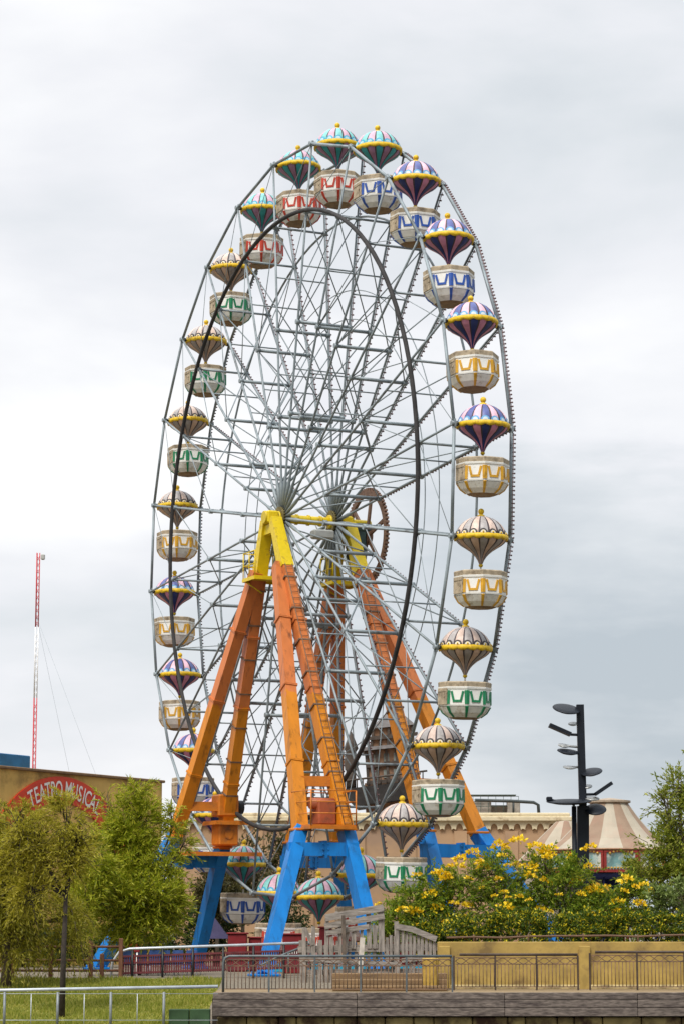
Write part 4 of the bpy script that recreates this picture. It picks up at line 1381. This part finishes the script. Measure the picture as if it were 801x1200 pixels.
for i in range(n_):
    x = qx0 + .3 + (qx1 - qx0 - .3) * i / n_
    m.beam(Vector((x, YQ + .06, qz(x) - .92)) - o_, Vector((x, YQ + .06, qz(x) - .24)) - o_, 0.055, 0.02, up=(0, 1, 0))
m.build('pickets', MAR, qr)
for i in range(7):
    x = qx0 + .7 + (qx1 - qx0 - .7) * i / 6
    q = MB(); q.tube([Vector((x, YQ, -.35)) - o_, Vector((x, YQ, qz(x) - .03)) - o_], 0.045, 7)
    q.build('post', BLACK, qr)
# slanting brace pipe where that railing meets the quay
m = MB()
m.tube([at(305, 1132, 90), at(330, 1120, 90.5), at(364, 1106, 91)], 0.04, 7)
m.tube([at(338, 1140, 90.5), at(338, 1117, 90.5)], 0.035, 7)
m.tube([at(364, 1136, 91), at(364, 1106, 91)], 0.035, 7)
tag(m.build('ramp_handrail', PIPE), 'slanting dark handrail pipe before the foot of the front blue leg', 'handrail')

# weathered grey plank fence (shipwreck-like) on the quay
GREYW = mat('grey_driftwood', (0.27, 0.24, 0.21), 0.9, 0.3, 5, stretch=(4, 4, .7), dirt=(0.13, 0.115, 0.10), dirt_amt=0.45, dirt_scale=2.2, bump=.5)
GREYH = mat('grey_driftwood_rail', (0.28, 0.25, 0.22), 0.9, 0.3, 5, stretch=(.7, 4, 4), dirt=(0.13, 0.115, 0.10), dirt_amt=0.45, dirt_scale=2.2, bump=.5)
YP = 83.0
pf = thing('plank_fence', 'ragged weathered grey plank fence like a wreck behind the left iron railing', 'fence', (X_at(430, YP), YP, DZ))
o_ = pf.location
def plank(px0, py0, px1, py1, w_px, dy=0.0, m_=None, th=0.045, nm_='plank'):
    sc = F_PX / YP
    q = MB()
    a, c = at(px0, py0, YP + dy) - o_, at(px1, py1, YP + dy) - o_
    q.beam(a, c, w_px / sc, th, up=(0, 1, 0))
    return q.build(nm_, m_ or GREYW, pf)
rp_ = random.Random(5)
plank(349, 1113, 512, 1110, 8, 0.0, GREYH, nm_='rail')
plank(352, 1140, 500, 1138, 6, 0.02, GREYH, nm_='rail')
for x, yt in ((356, 1087), (367, 1086), (375, 1102), (383, 1076), (388, 1098)):
    plank(x, yt, x + rp_.uniform(-1, 1), 1152, 4.6, -.06 - .02 * rp_.random())
plank(357, 1088, 366, 1108, 4.5, -.1)                       # slanting piece of the N
for (x0, y0, x1, y1, w_) in ((381, 1076, 449, 1064, 8), (380, 1086, 450, 1074, 6.5), (382, 1094, 432, 1086, 5.5), (396, 1091, 416, 1088, 5)):
    plank(x0, y0, x1, y1, w_, -.11 - .012 * rp_.random(), GREYH)
for x, yt, yb, w_ in ((398, 1086, 1128, 4), (407, 1090, 1118, 4.5), (415, 1086, 1112, 5), (431, 1068, 1112, 5.5), (438, 1084, 1112, 5), (446, 1062, 1116, 7), (441, 1085, 1112, 3.5), (424, 1088, 1110, 3.5)):
    plank(x, yt, x + rp_.uniform(-3, 3), yb, w_, -.03 - .03 * rp_.random())
plank(402, 1073, 404, 1158, 4.2, -.35, mat('dark_wet_wood', (0.12, 0.095, 0.075), .9, .3, 5), .1, 'post')
plank(424.5, 1099, 420, 1161, 5.6, -.45, mat('pale_wood', (0.52, 0.48, 0.42), .85, .2, 5), .09, 'post')
plank(464, 1080, 465, 1154, 5.0, -.08, None, .08, 'post')
plank(464, 1086, 486, 1090, 6.5, -.12, GREYH); plank(484, 1090, 511, 1101, 6.5, -.13, GREYH)
for i in range(13):
    x = 453 + i * 4.6
    yt = 1096 + rp_.uniform(-3, 3) if x < 464 else 1090 + (x - 464) * .24 + rp_.uniform(-1, 2)
    plank(x, yt, x + rp_.uniform(-1, 1), 1120 + rp_.uniform(0, 30), 3.4, -.02 - .03 * rp_.random())
for i in range(16):
    x = 352 + i * 7.2
    plank(x, 1108 + rp_.uniform(-6, 4), x + rp_.uniform(-1.5, 1.5), 1152, 3.6, .05)
plank(355, 1124, 470, 1131, 5, -.1, GREYH, nm_='rail'); plank(470, 1126, 508, 1122, 5, -.1, GREYH, nm_='rail')

# ------------------------------------------------------------------ boarding platform and small ride furniture
CYAN = mat('cyan_paint', (0.02, 0.36, 0.55), 0.5, 0.12, 4)
REDP = mat('red_paint', (0.20, 0.012, 0.016), 0.5, 0.18, 4, dirt=(0.18, 0.02, 0.02), dirt_amt=.3)
bp_ = thing('boarding_platform', 'low cyan edged boarding platform under the wheel behind the plank fence', 'platform', (HUB.x, HUB.y, 0), -PSI)
m = MB(); m.box((2.5, -0.2, 0.28), (13.5, 2.9, 0.10)); m.build('deck', mat('red_deck', (0.20, 0.05, 0.04), .7, .3, 4), bp_)
m = MB(); m.box((2.5, -1.70, 0.20), (13.5, 0.08, 0.36)); m.box((9.3, -0.2, 0.20), (0.08, 2.9, 0.36)); m.build('edge_board', CYAN, bp_)
m = MB()
for x in (-3.5, 0, 3.5, 7):
    m.box((x, -0.2, 0.10), (0.3, 2.6, 0.24))
m.build('bearer', BRW, bp_)
def kiosk(name, label, px0, px1, py0, py1, Y, m_, depth=0.8, cat='booth', stripe=True):
    a, c = at(px0, py1, Y), at(px1, py0, Y)
    q = thing(name, label, cat, ((a.x + c.x) / 2, Y + depth / 2, 0))
    w_ = c.x - a.x
    h_ = c.z
    b_ = MB(); b_.bevbox((0, 0, h_ / 2), (w_, depth, h_), 0.03); b_.build('body', m_, q)
    r__ = MB(); r__.bevbox((0, 0, h_ + .03), (w_ + .12, depth + .12, .07), 0.02); r__.build('lid', m_, q)
    if stripe:
        s_ = MB(); s_.box((0, -depth / 2 - .006, h_ * .55), (w_ * .62, .02, .12)); s_.build('white_panel', WHITE, q)
    return q
kiosk('ticket_booth', 'red ticket booth low behind the queue railing, left of the front blue leg', 267, 289, 1095, 1130, 104, REDP, stripe=False)
kiosk('low_red_counter', 'low red counter just right of the red ticket booth', 291.5, 306, 1100, 1130, 104.6, REDP, stripe=False, cat='counter')
kiosk('red_barrier_box', 'red box with white panel between the front blue leg and plank fence', 331, 354, 1096, 1130, 100, REDP, cat='barrier')
kiosk('red_control_stand', 'red control stand under the lowest teal gondola', 374, 389, 1088, 1130, 99.2, REDP, cat='control stand', stripe=False)
kiosk('long_red_barrier', 'long low red barrier behind the right half of the plank fence', 452, 500, 1082, 1130, 99, mat('dark_red', (0.22, .02, .02), .6, .2, 4), cat='barrier', stripe=False)
# purple tarpaulin roof behind the left blue leg
pt = thing('purple_tent', 'small purple tent roof behind the left blue leg', 'tent', (X_at(249, 114), 114, 0))
m = MB()
zt_ = Z_at(1074, 114)
m.lathe([(1.15, zt_ - 1.0), (.8, zt_ - .72), (.38, zt_ - .3), (0.06, zt_)], 4, 0, phase=PI / 4, smooth=False)
m.build('roof', mat('purple_canvas', (0.04, 0.033, 0.085), .8, .15, 3), pt)
m = MB()
for sx in (-1, 1):
    for sy in (-1, 1):
        m.tube([(sx * .75, sy * .75, 0), (sx * .75, sy * .75, zt_ - .95)], .04, 6)
m.build('pole', BLACK, pt)
# red and white life-ring style marker post behind the queue railing
mk = thing('marker_post', 'little red topped post behind the left end of the queue railing', 'post', (X_at(161, 94.5), 94.5, -.1))
m = MB(); m.tube([(0, 0, 0), (0, 0, 1.0)], .035, 7); m.build('pole', WHITE, mk)
m = MB(); m.bevbox((0, 0, 1.08), (.2, .1, .22), .03); m.build('plate', REDP, mk)
# row of blue and white chairs beyond the pickets
chair_m = mat('blue_plastic', (0.04, 0.09, 0.26), .5, .2, 4)
def chair_parts():
    s = MB(); s.bevbox((0, 0, .42), (.46, .44, .05), .015)
    b_ = MB(); b_.bevbox((0, .21, .70), (.46, .05, .50), .02)
    l_ = MB(); l_.tube([(0, 0, 0), (0, 0, .42)], .02, 6)
    return s.mesh('seat', chair_m), b_.mesh('backrest', chair_m), l_.mesh('leg', GRAIL)
cs, cb, cl = chair_parts()
clab = ['blue plastic chair nearest the curved end of the queue railing', 'second blue plastic chair from the curved end of the queue railing', 'third blue plastic chair from the curved end of the queue railing', 'blue plastic chair under the middle of the feathery tree', 'blue plastic chair right of the feathery tree trunk', 'last blue plastic chair, nearest the left blue leg']
for i in range(6):
    c = thing('plastic_chair', clab[i], 'chair', (X_at(150 + i * 15.5, 95.5), 95.5 + .2 * (i % 2), 0), PI + random.uniform(-.5, .5), 'blue chairs behind the queue railing')
    inst(cs, 'seat', c); inst(cb, 'backrest', c)
    for sx in (-.2, .2):
        for sy in (-.18, .18):
            inst(cl, 'leg', c, (sx, sy, 0))

# ------------------------------------------------------------------ the buildings behind
# theatre on the left
TH = mat('theatre_ochre', (0.70, 0.45, 0.13), 0.85, 0.14, 0.8, dirt=(0.30, 0.18, 0.06), dirt_amt=.35, dirt_scale=.5)
A = at(188, 1089, 128); B = at(0, 1089, 116.5)
A.z = B.z = 0
sdir = (A - B).normalized()
Hh = Z_at(917, 128)
TL = 30.0
th = thing('theatre_building', 'long ochre theatre with a red arched sign on its wall', 'theatre', (A.x, A.y, 0), math.atan2(sdir.y, sdir.x))
m = MB(); m.box((-TL / 2, 5, Hh / 2), (TL, 10, Hh)); m.build('wall', TH, th)
m = MB(); m.bevbox((-TL / 2, 0.3, Hh + .03), (TL + .2, .9, .14), .03); m.build('coping', mat('brown_coping', (0.20, 0.12, 0.06), .8, .2, 3), th)
m = MB(); m.bevbox((-TL / 2 - 7.6, 3.2, Hh + .45), (TL - 4, 4, .75), .03); m.build('blue_roof', mat('blue_roof', (0.015, 0.13, 0.30), .5, .2, 2), th)
arc_c = Vector((-8.7, 0, Z_at(920, 120.4) - 6.3))
m = MB()
n_ = 48
for i in range(n_):
    t0, t1 = math.radians(200 - 220 * i / n_), math.radians(200 - 220 * (i + 1) / n_)
    q = [arc_c + Vector((r_ * math.cos(t_), -.10, r_ * math.sin(t_))) for r_, t_ in ((5.45, t0), (6.7, t0), (6.7, t1), (5.45, t1))]
    m.prism(q, (0, .09, 0))
sg = m.build('arched_sign', mat('sign_red', (0.62, 0.045, 0.012), .5, .12, 2), th)
# lettering on the arch
word = 'TEATRO MUSICAL'
wts = {' ': .55, 'I': .5, 'M': 1.25, 'T': .95}
ws = [wts.get(ch, 1.0) for ch in word]
span = math.radians(57)
tot = sum(ws)
dg = None
acc = 0
let = MB()
for ch, w_ in zip(word, ws):
    fpos = (acc + w_ / 2) / tot
    acc += w_
    if ch == ' ': continue
    cu = bpy.data.curves.new('letter', 'FONT')
    cu.body = ch; cu.align_x = 'CENTER'; cu.size = 1.12; cu.extrude = 0.0; cu.offset = 0.012
    to = bpy.data.objects.new('letter', cu); COL.objects.link(to)
    bpy.context.view_layer.update()
    me = bpy.data.meshes.new_from_object(to.evaluated_get(bpy.context.evaluated_depsgraph_get()))
    th_ = PI / 2 + span / 2 - span * fpos - math.radians(2)
    for p in me.polygons:
        vv = []
        for vi in p.vertices:
            co = me.vertices[vi].co
            x_, z_ = co.x * 0.66, co.y * 0.98
            rr = 5.72
            ca, sa = math.cos(th_ - PI / 2), math.sin(th_ - PI / 2)
            vv.append(arc_c + Vector((rr * math.cos(th_) + x_ * ca - z_ * sa, -.125, rr * math.sin(th_) + x_ * sa + z_ * ca)))
        let._add(vv, [tuple(range(len(vv)))])
    # serifs at cap height and baseline
    bpy.data.objects.remove(to); bpy.data.curves.remove(cu); bpy.data.meshes.remove(me)
let.build('lettering', mat('letter_white', (0.78, 0.74, 0.70), .5), sg)
# radio mast behind it
mast = thing('radio_mast', 'tall thin red and white radio mast behind the theatre', 'mast', (X_at(41.5, 150, 800), 150, 0))
REDM = mat('mast_red', (0.50, 0.03, 0.04), .5)
zs = [0, Z_at(818, 150), Z_at(735, 150), Z_at(648, 150)]
for i, mm in enumerate((REDM, mat('mast_white', (0.8, 0.8, 0.8), .5), REDM)):
    m = MB()
    for a in range(3):
        ca, sa = .11 * math.cos(a * 2.094), .11 * math.sin(a * 2.094)
        m.tube([(ca, sa, zs[i]), (ca, sa, zs[i + 1])], .032, 5)
    z = zs[i]; k = 0
    while z < zs[i + 1] - .4:
        for a in range(3):
            a0, a1 = a * 2.094, (a + 1) * 2.094
            m.tube([(.11 * math.cos(a0), .11 * math.sin(a0), z), (.11 * math.cos(a1), .11 * math.sin(a1), z + .4)], .016, 4)
        z += .4
    m.build('mast_section', mm, mast)
m = MB()
for tx, ty in ((6.6, -2), (3, 8)):
    m.tube([(0, 0, zs[2] + .6), (tx, ty, 4)], .008, 4)
m.build('guy_wire', GAL, mast)
m = MB(); m.bevbox((.3, 0, zs[3] - .25), (.25, .25, .35), .05); m.build('antenna_box', GREYBOX, mast)

# sand coloured castle wall with scalloped cream cornice
YC = 136.0
SAND = mat('sand_plaster', (0.46, 0.295, 0.17), 0.85, 0.10, .6, dirt=(0.36, 0.24, 0.16), dirt_amt=.4, dirt_scale=.35)
CREAM = mat('cream_moulding', (0.66, 0.57, 0.38), .8, .12, 2, dirt=(0.35, .26, .15), dirt_amt=.35)
ca_, cb_ = X_at(205, YC), X_at(668, YC)
zt2 = Z_at(954, YC)
cw = thing('castle_building', 'sand coloured castle-like hall with scalloped cream cornice behind the wheel', 'building', ((ca_ + cb_) / 2, YC, 0))
LW = cb_ - ca_
m = MB(); m.box((0, 3, (zt2 - .5) / 2), (LW, 6, zt2 - .5)); m.build('wall', SAND, cw)
m = MB(); m.bevbox((0, -.12, zt2 - .28), (LW + .3, .5, .26), .04); m.bevbox((0, -.05, zt2 - .05), (LW + .1, .4, .20), .04)
m.build('cornice', CREAM, cw)
m = MB()
n_ = int(LW / .62)
for i in range(n_):
    x = -LW / 2 + (i + .5) * LW / n_
    hw = .5 * LW / n_
    pts = [(x - hw, -.16, zt2 - .412), (x + hw, -.16, zt2 - .412), (x + hw, -.16, zt2 - .80)]
    for q in range(9):
        a = PI * q / 8
        pts.append((x + hw * .62 * math.cos(a), -.16, zt2 - .86 + .33 * math.sin(a)))
    pts.append((x - hw, -.16, zt2 - .80))
    m.prism(pts, (0, .155, 0))
m.build('scallops', CREAM, cw)
m = MB()
for px_ in range(300, 660, 60):
    x = X_at(px_, YC) - (ca_ + cb_) / 2
    m.box((x, -.05, (zt2 - .9) / 2), (.7, .12, zt2 - .95))
m.build('pilasters', SAND, cw)
# machinery and pipe on the roof
rfm = thing('rooftop_plant', 'grey rooftop machinery with fence rails on the castle hall roof', 'machinery', (X_at(578, YC + 2), YC + 2.5, zt2 - .5))
m = MB()
for px_, w_, h_, y_ in ((566, 1.0, 1.1, 0), (590, 1.6, .9, .6), (603, .7, 1.1, -.2)):
    m.bevbox((X_at(px_, YC + 2) - rfm.location.x, y_, h_ / 2 + .2), (w_, .9, h_), .05)
m.build('unit', mat('dull_unit', (0.30, 0.28, 0.24), .7, .3, 3), rfm)
m = MB()
for i in range(8):
    x = -1.5 + i * .42
    m.tube([(x, -.6, 0), (x, -.6, 1.55)], .018, 4)
for z in (1.0, 1.35, 1.55):
    m.tube([(-1.5, -.6, z), (1.44, -.6, z)], .02, 4)
m.box((0, 0, 1.62), (2.6, 1.3, .05))
m.build('guard_rail', mat('green_steel', (0.05, 0.075, 0.06), .5), rfm)
m = MB()
p0, p1, p2 = at(556, 938, YC + 1), at(629, 941, YC + 1), at(631, 958, YC + 1)
m.tube([p0, at(598, 939, YC + 1), p1 + Vector((-.2, 0, .02)), p1 + Vector((.05, 0, -.12)), p2], .09, 9)
m.tube([at(601, 939, YC + 1), at(601, 956, YC + 1)], .06, 7)
tag(m.build('roof_pipe', mat('dark_pipe', (0.04, 0.05, 0.05), .5)), 'dark bent pipe running over the castle hall roof', 'pipe')

# striped carousel tent on the right
YT = 130.0
tl = thing('carousel', 'carousel with pink brown and cream striped conical roof behind the lamp post', 'carousel', (X_at(716, YT), YT, 0))
m = MB()
za_, zb_ = Z_at(941, YT), Z_at(997, YT)
prof = [(3.35, zb_), (2.55, zb_ + .55), (1.95, zb_ + 1.15), (1.45, zb_ + 1.75), (.95, za_)]
ns = 16 * 3
def flut(j, z): return 1 - .012 * (1 if j % 3 == 0 else 0)
m.lathe(prof, ns, 0, fn=lambda i, j: (j // 3) % 2, rfn=flut, smooth=False, phase=.1)
PINKB = mat('faded_terracotta', (0.27, 0.185, 0.125), .8, .12, 1.2, dirt=(.28, .16, .11), dirt_amt=.4, dirt_scale=.8)
CRM = mat('faded_cream', (0.39, 0.34, 0.26), .8, .1, 1.2, dirt=(.42, .33, .25), dirt_amt=.35, dirt_scale=.8)
m.build('roof', [PINKB, CRM], tl)
m = MB(); m.lathe([(.92, za_ - .06), (1.12, za_), (1.12, za_ + .1), (.3, za_ + .22), (.05, za_ + .25)], 20, 0, smooth=False); m.build('roof_cap', mat('dull_cap', (.34, .27, .2), .8, .2, 3), tl)
m = MB()
m.lathe([(3.30, zb_ - .12), (3.42, zb_ - .02), (3.36, zb_ + .03)], 48, 0, rfn=lambda j, z: 1 + .012 * (j % 2), smooth=False)
m.build('eave_band', mat('brown_eave', (.28, .15, .08), .7, .25, 4), tl)
RF = mat('carousel_red', (.25, .025, .02), .5, .15, 4)
PAN = mat('painted_panel', (.16, .30, .30), .5, .6, 1.6, dirt=(.62, .60, .50), dirt_amt=.55, dirt_scale=1.1)
zp0, zp1 = Z_at(1024, YT), zb_ - .12
for i in range(12):
    a = i * PI / 6 - PI / 2 + .06
    r_ = 3.22
    rot = Matrix.Rotation(a + PI / 2, 3, 'Z')
    c = Vector((r_ * math.cos(a), r_ * math.sin(a), (zp0 + zp1) / 2))
    q = MB(); q.box(c, (1.60, .05, zp1 - zp0), rot)
    po = q.build('rounding_board', PAN, tl)
    q = MB()
    for dz, hh in ((zp0 + .07, .14), (zp1 - .02, .08)):
        q.box(c + Vector((0, 0, dz - c.z)) + rot @ Vector((0, -.05, 0)), (1.7, .07, hh), rot)
    for sx in (-.8, .8):
        q.box(c + rot @ Vector((sx, -.045, 0)), (.13, .06, zp1 - zp0), rot)
    q.build('frame', RF, po)
    q = MB()
    for j in range(9):
        q.ball(c + rot @ Vector((-.64 + j * .16, -.09, -(zp1 - zp0) / 2 + .22)), .07, 6, 4, sz=.8)
    for j in range(7):
        f = (j - 3) / 3
        q.ball(c + rot @ Vector((f * .55, -.05, (zp1 - zp0) / 2 - .10 - .12 * f * f + .12)), .08, 6, 4)
    q.build('gilding', mat('gilding', (.50, .30, .06), .5, .3, 6), po)
m = MB()
m.lathe([(3.1, zp0 - .05), (3.1, zp0 - .25), (.5, zp0 - .30)], 36, 0)
m.build('canopy_underside', mat('navy_under', (.02, .03, .12), .6), tl)
m = MB()
m.tube([(0, 0, 0), (0, 0, zp0)], .45, 12)
for i in range(6):
    a = i * PI / 3 + .3
    m.tube([(2.8 * math.cos(a), 2.8 * math.sin(a), .3), (2.8 * math.cos(a), 2.8 * math.sin(a), zp0 - .2)], .06, 7)
m.lathe([(.1, .32), (3.1, .32), (3.1, 0)], 36)
m.build('turntable', mat('dark_blue_paint', (.03, .04, .12), .5), tl)
# second tent slope left of it
t2 = thing('striped_tent', 'low pink brown and cream striped tent just left of the carousel', 'tent', (X_at(664, 133), 133, 0))
m = MB()
z1_, z0_ = Z_at(962, 133), Z_at(1010, 133)
m.lathe([(2.6, z0_), (2.0, z0_ + .6), (1.4, z0_ + 1.25), (.5, z1_ - .05), (.04, z1_)], 36, 0, fn=lambda i, j: (j // 3) % 2, smooth=False, phase=.25)
m.build('roof', [PINKB, CRM], t2)
m = MB(); m.lathe([(2.5, 0), (2.5, z0_)], 36, 0); m.build('side_wall', CRM, t2)
# yellow sloping awning
aw = thing('yellow_awning', 'small yellow sloping awning roof among the bushes right of the lamp post', 'awning', (X_at(712, 92), 92, 0))
m = MB()
pa, pb = at(690, 1030, 92) - aw.location, at(737, 1052, 92) - aw.location
m.prism([pa, pb, pb + Vector((0, 0, -.16)), pa + Vector((0, 0, -.16))], (0, 1.6, 0))
m.build('canopy', mat('awning_yellow', (.68, .38, .03), .6, .2, 5), aw)
m = MB()
for p in (pa, pb):
    for y_ in (.1, 1.5):
        m.tube([(p.x * .92, y_, 0), (p.x * .92, y_, p.z - .1)], .04, 6)
m.build('pole', REDP, aw)
m = MB(); m.bevbox((.3, .7, Z_at(1069, 92)), (2.4, .3, .28), .03); m.build('counter', REDP, aw)
# crooked tower house
YH = 150.0
hs = thing('crooked_house', 'crooked brown timber tower house with grey roof behind the rear orange legs', 'tower', (X_at(458, YH), YH, 0))
HX = hs.location.x
hw_m = mat('brown_plaster', (.26, .15, .09), .85, .25, 1.5, dirt=(.12, .07, .05), dirt_amt=.4)
tim = mat('dark_timber', (.07, .055, .045), .85, .3, 4)
def HP(px, py, y=0.0): 
    p = at(px, py, YH + y)
    return Vector((p.x - HX, y, p.z))
m = MB()
m.prism([HP(430, 965), HP(500, 965), HP(497, 915), HP(427, 918)], (0, 4.0, 0))
m.prism([HP(431, 918, -.05), HP(490, 912, -.05), HP(487, 872, -.05), HP(428, 878, -.05)], (0, 3.9, 0))
m.prism([HP(434, 879, -.25), HP(484, 872, -.25), HP(482, 848, -.25), HP(437, 853, -.25)], (0, 3.6, 0))
m.build('wall', hw_m, hs)
m = MB()
def strip(a, c, w_, y): m.beam(HP(a[0], a[1], y), HP(c[0], c[1], y), w_, .10, up=(0, 1, 0))
for f in (0, .2, .4, .6, .8, 1.0):
    strip((431 + 59 * f, 918 - 6 * f), (428 + 59 * f, 878 - 6 * f), .14, -.14)
    strip((434 + 50 * f, 879 - 7 * f), (437 + 45 * f, 853 - 5 * f), .14, -.34)
for y0, y1, yy_ in ((918, 912, -.20), (898, 892, -.20), (878, 872, -.26), (866, 860, -.40)):
    strip((429, y0), (489, y1), .22, yy_)
m.build('timber_frame', tim, hs)
for (fx, fy) in ((.1, 908), (.3, 907), (.5, 906), (.7, 905), (.1, 889), (.3, 888), (.5, 887), (.7, 886)):
    wmb = MB()
    wmb.prism([HP(430 + 59 * fx + 1.5, fy + 5, -.10), HP(430 + 59 * fx + 8, fy + 4.4, -.10), HP(430 + 59 * fx + 7.4, fy - 5, -.10), HP(430 + 59 * fx + 1.2, fy - 4.6, -.10)], (0, .06, 0))
    wmb.build('window', mat('dull_glass', (.20, .22, .20), .2, .3, 2), hs)
m = MB()
m.prism([HP(425, 880, -.5), HP(494, 873, -.5), HP(493, 869, -.5), HP(426, 876, -.5)], (0, 4.4, 0))
m.prism([HP(434, 854, -.5), HP(486, 849, -.5), HP(466, 832, -.3), HP(449, 838, -.3)], (0, 4.2, 0))
m.build('roof', mat('grey_slate', (.20, .19, .19), .8, .25, 3), hs)
m = MB()
m.prism([HP(402, 925, -1.6), HP(500, 913, -1.6), HP(482, 936, -1.4), HP(420, 944, -1.4)], (0, 6.5, 0))
m.build('balcony_base', mat('dark_base', (.035, .033, .033), .8, .3, 3), hs)
m = MB()
for px_ in range(404, 500, 7):
    m.tube([HP(px_, 925 - (px_ - 402) * .12, -1.5), HP(px_, 915 - (px_ - 402) * .12, -1.5)], .04, 5)
m.tube([HP(402, 915.5, -1.5), HP(500, 903.5, -1.5)], .06, 6)
m.build('balustrade', tim, hs)
m = MB()
m.lathe([(.36, 0), (.42, .5), (.30, 1.1), (.44, 1.3), (.25, 1.8), (.05, 2.3)], 10, 0, origin=HP(411, 903, -1.2)); m.tube([HP(411, 925, -1.2), HP(411, 900, -1.2)], .3, 8)
m.build('turret', tim, hs)

# ------------------------------------------------------------------ lamp post with reflector discs
YL = 92.0
SCL = F_PX / YL
lp = thing('lamp_post', 'tall dark lamp post with stacked tilted reflector discs above the flower bushes', 'lamp post', (X_at(682, YL), YL, 0))
LX = lp.location.x
DARK = mat('dark_blue_steel', (.009, .012, .018), .5, .2, 3, spec=.25)
def LPt(px, py, y=0.0):
    p = at(px, py, YL + y)
    return Vector((p.x - LX, y, p.z))
m = MB()
m.beam((0, 0, 0), LPt(682.5, 945), .42, .36, up=(0, 1, 0))
m.beam(LPt(682.5, 947), LPt(679, 826), .27, .25, up=(0, 1, 0))
m.build('pole', DARK, lp)
m = MB(); m.tube([Vector((LPt(672, 1000, -.2).x, -.2, 0)), LPt(672, 945, -.2)], .09, 9); m.build('side_pole', DARK, lp)
SILV = mat('reflector_grey', (.36, .37, .36), .35, .2, 4, metal=.4)
def disc(name, px, py, w_px, h_px, roll, anchor, colr, y=0.0, thick=.06):
    r_ = w_px / 2 / SCL
    tilt = math.asin(max(.12, min(.9, h_px / w_px)))
    rot = Matrix.Rotation(math.radians(roll), 3, 'Y') @ Matrix.Rotation(tilt * .9, 3, 'X')
    c = LPt(px, py, y)
    q = MB()
    q.lathe([(.02, -thick), (r_ * .6, -thick * .8), (r_ * .95, -thick * .2), (r_, .0), (r_ * .96, .025), (r_ * .6, thick * .5), (.02, thick * .7)], 24, 0, origin=c, rot=rot, capb=True, capt=True)
    q.tube([c, (c + LPt(*anchor)) / 2 + Vector((0, y * .3, 0)), LPt(*anchor)], .045, 6)
    return q.build(name, colr, lp)
disc('lamp_disc', 663, 831, 33, 15, 8, (680, 834), DARK, -.1, .12)
disc('small_reflector', 671, 848.5, 12, 5, -4, (679, 849), SILV)
disc('small_reflector', 660, 874, 14, 5, 8, (680, 876), SILV)
disc('lamp_disc', 665, 881, 26, 8, 7, (680, 884), DARK, -.1, .10)
disc('small_reflector', 667, 899.5, 16, 4.5, 3, (681, 899), SILV)
disc('lamp_disc', 692.5, 905, 26, 11, -10, (681, 907), DARK, -.1, .10)
disc('small_reflector', 688, 922, 11, 5, -6, (682, 923), SILV)
disc('lamp_disc', 693, 936, 18, 6, 4, (682, 936), SILV)
disc('lamp_disc', 697, 949, 26, 15, -3, (683, 952), DARK, -.15, .10)
disc('wide_disc', 666, 939.5, 53, 8, -1, (672, 944), DARK, -.35, .11)
m = MB(); m.bevbox(LPt(643, 936.5, -.35), (.22, .2, .16), .03); m.tube([LPt(643, 936.5, -.35), LPt(652, 940, -.35)], .05, 6); m.build('lamp_head', DARK, lp)
for a, c in (((643, 850), (668, 861)), ((716, 918), (697, 931))):
    q = MB(); q.beam(LPt(*a), LPt(*c), .60, .13, up=(0, 0, 1))
    e_ = LPt(*c)
    q.tube([e_, LPt(680, c[1] + .5)], .05, 6)
    q.build('flood_panel', DARK, lp)
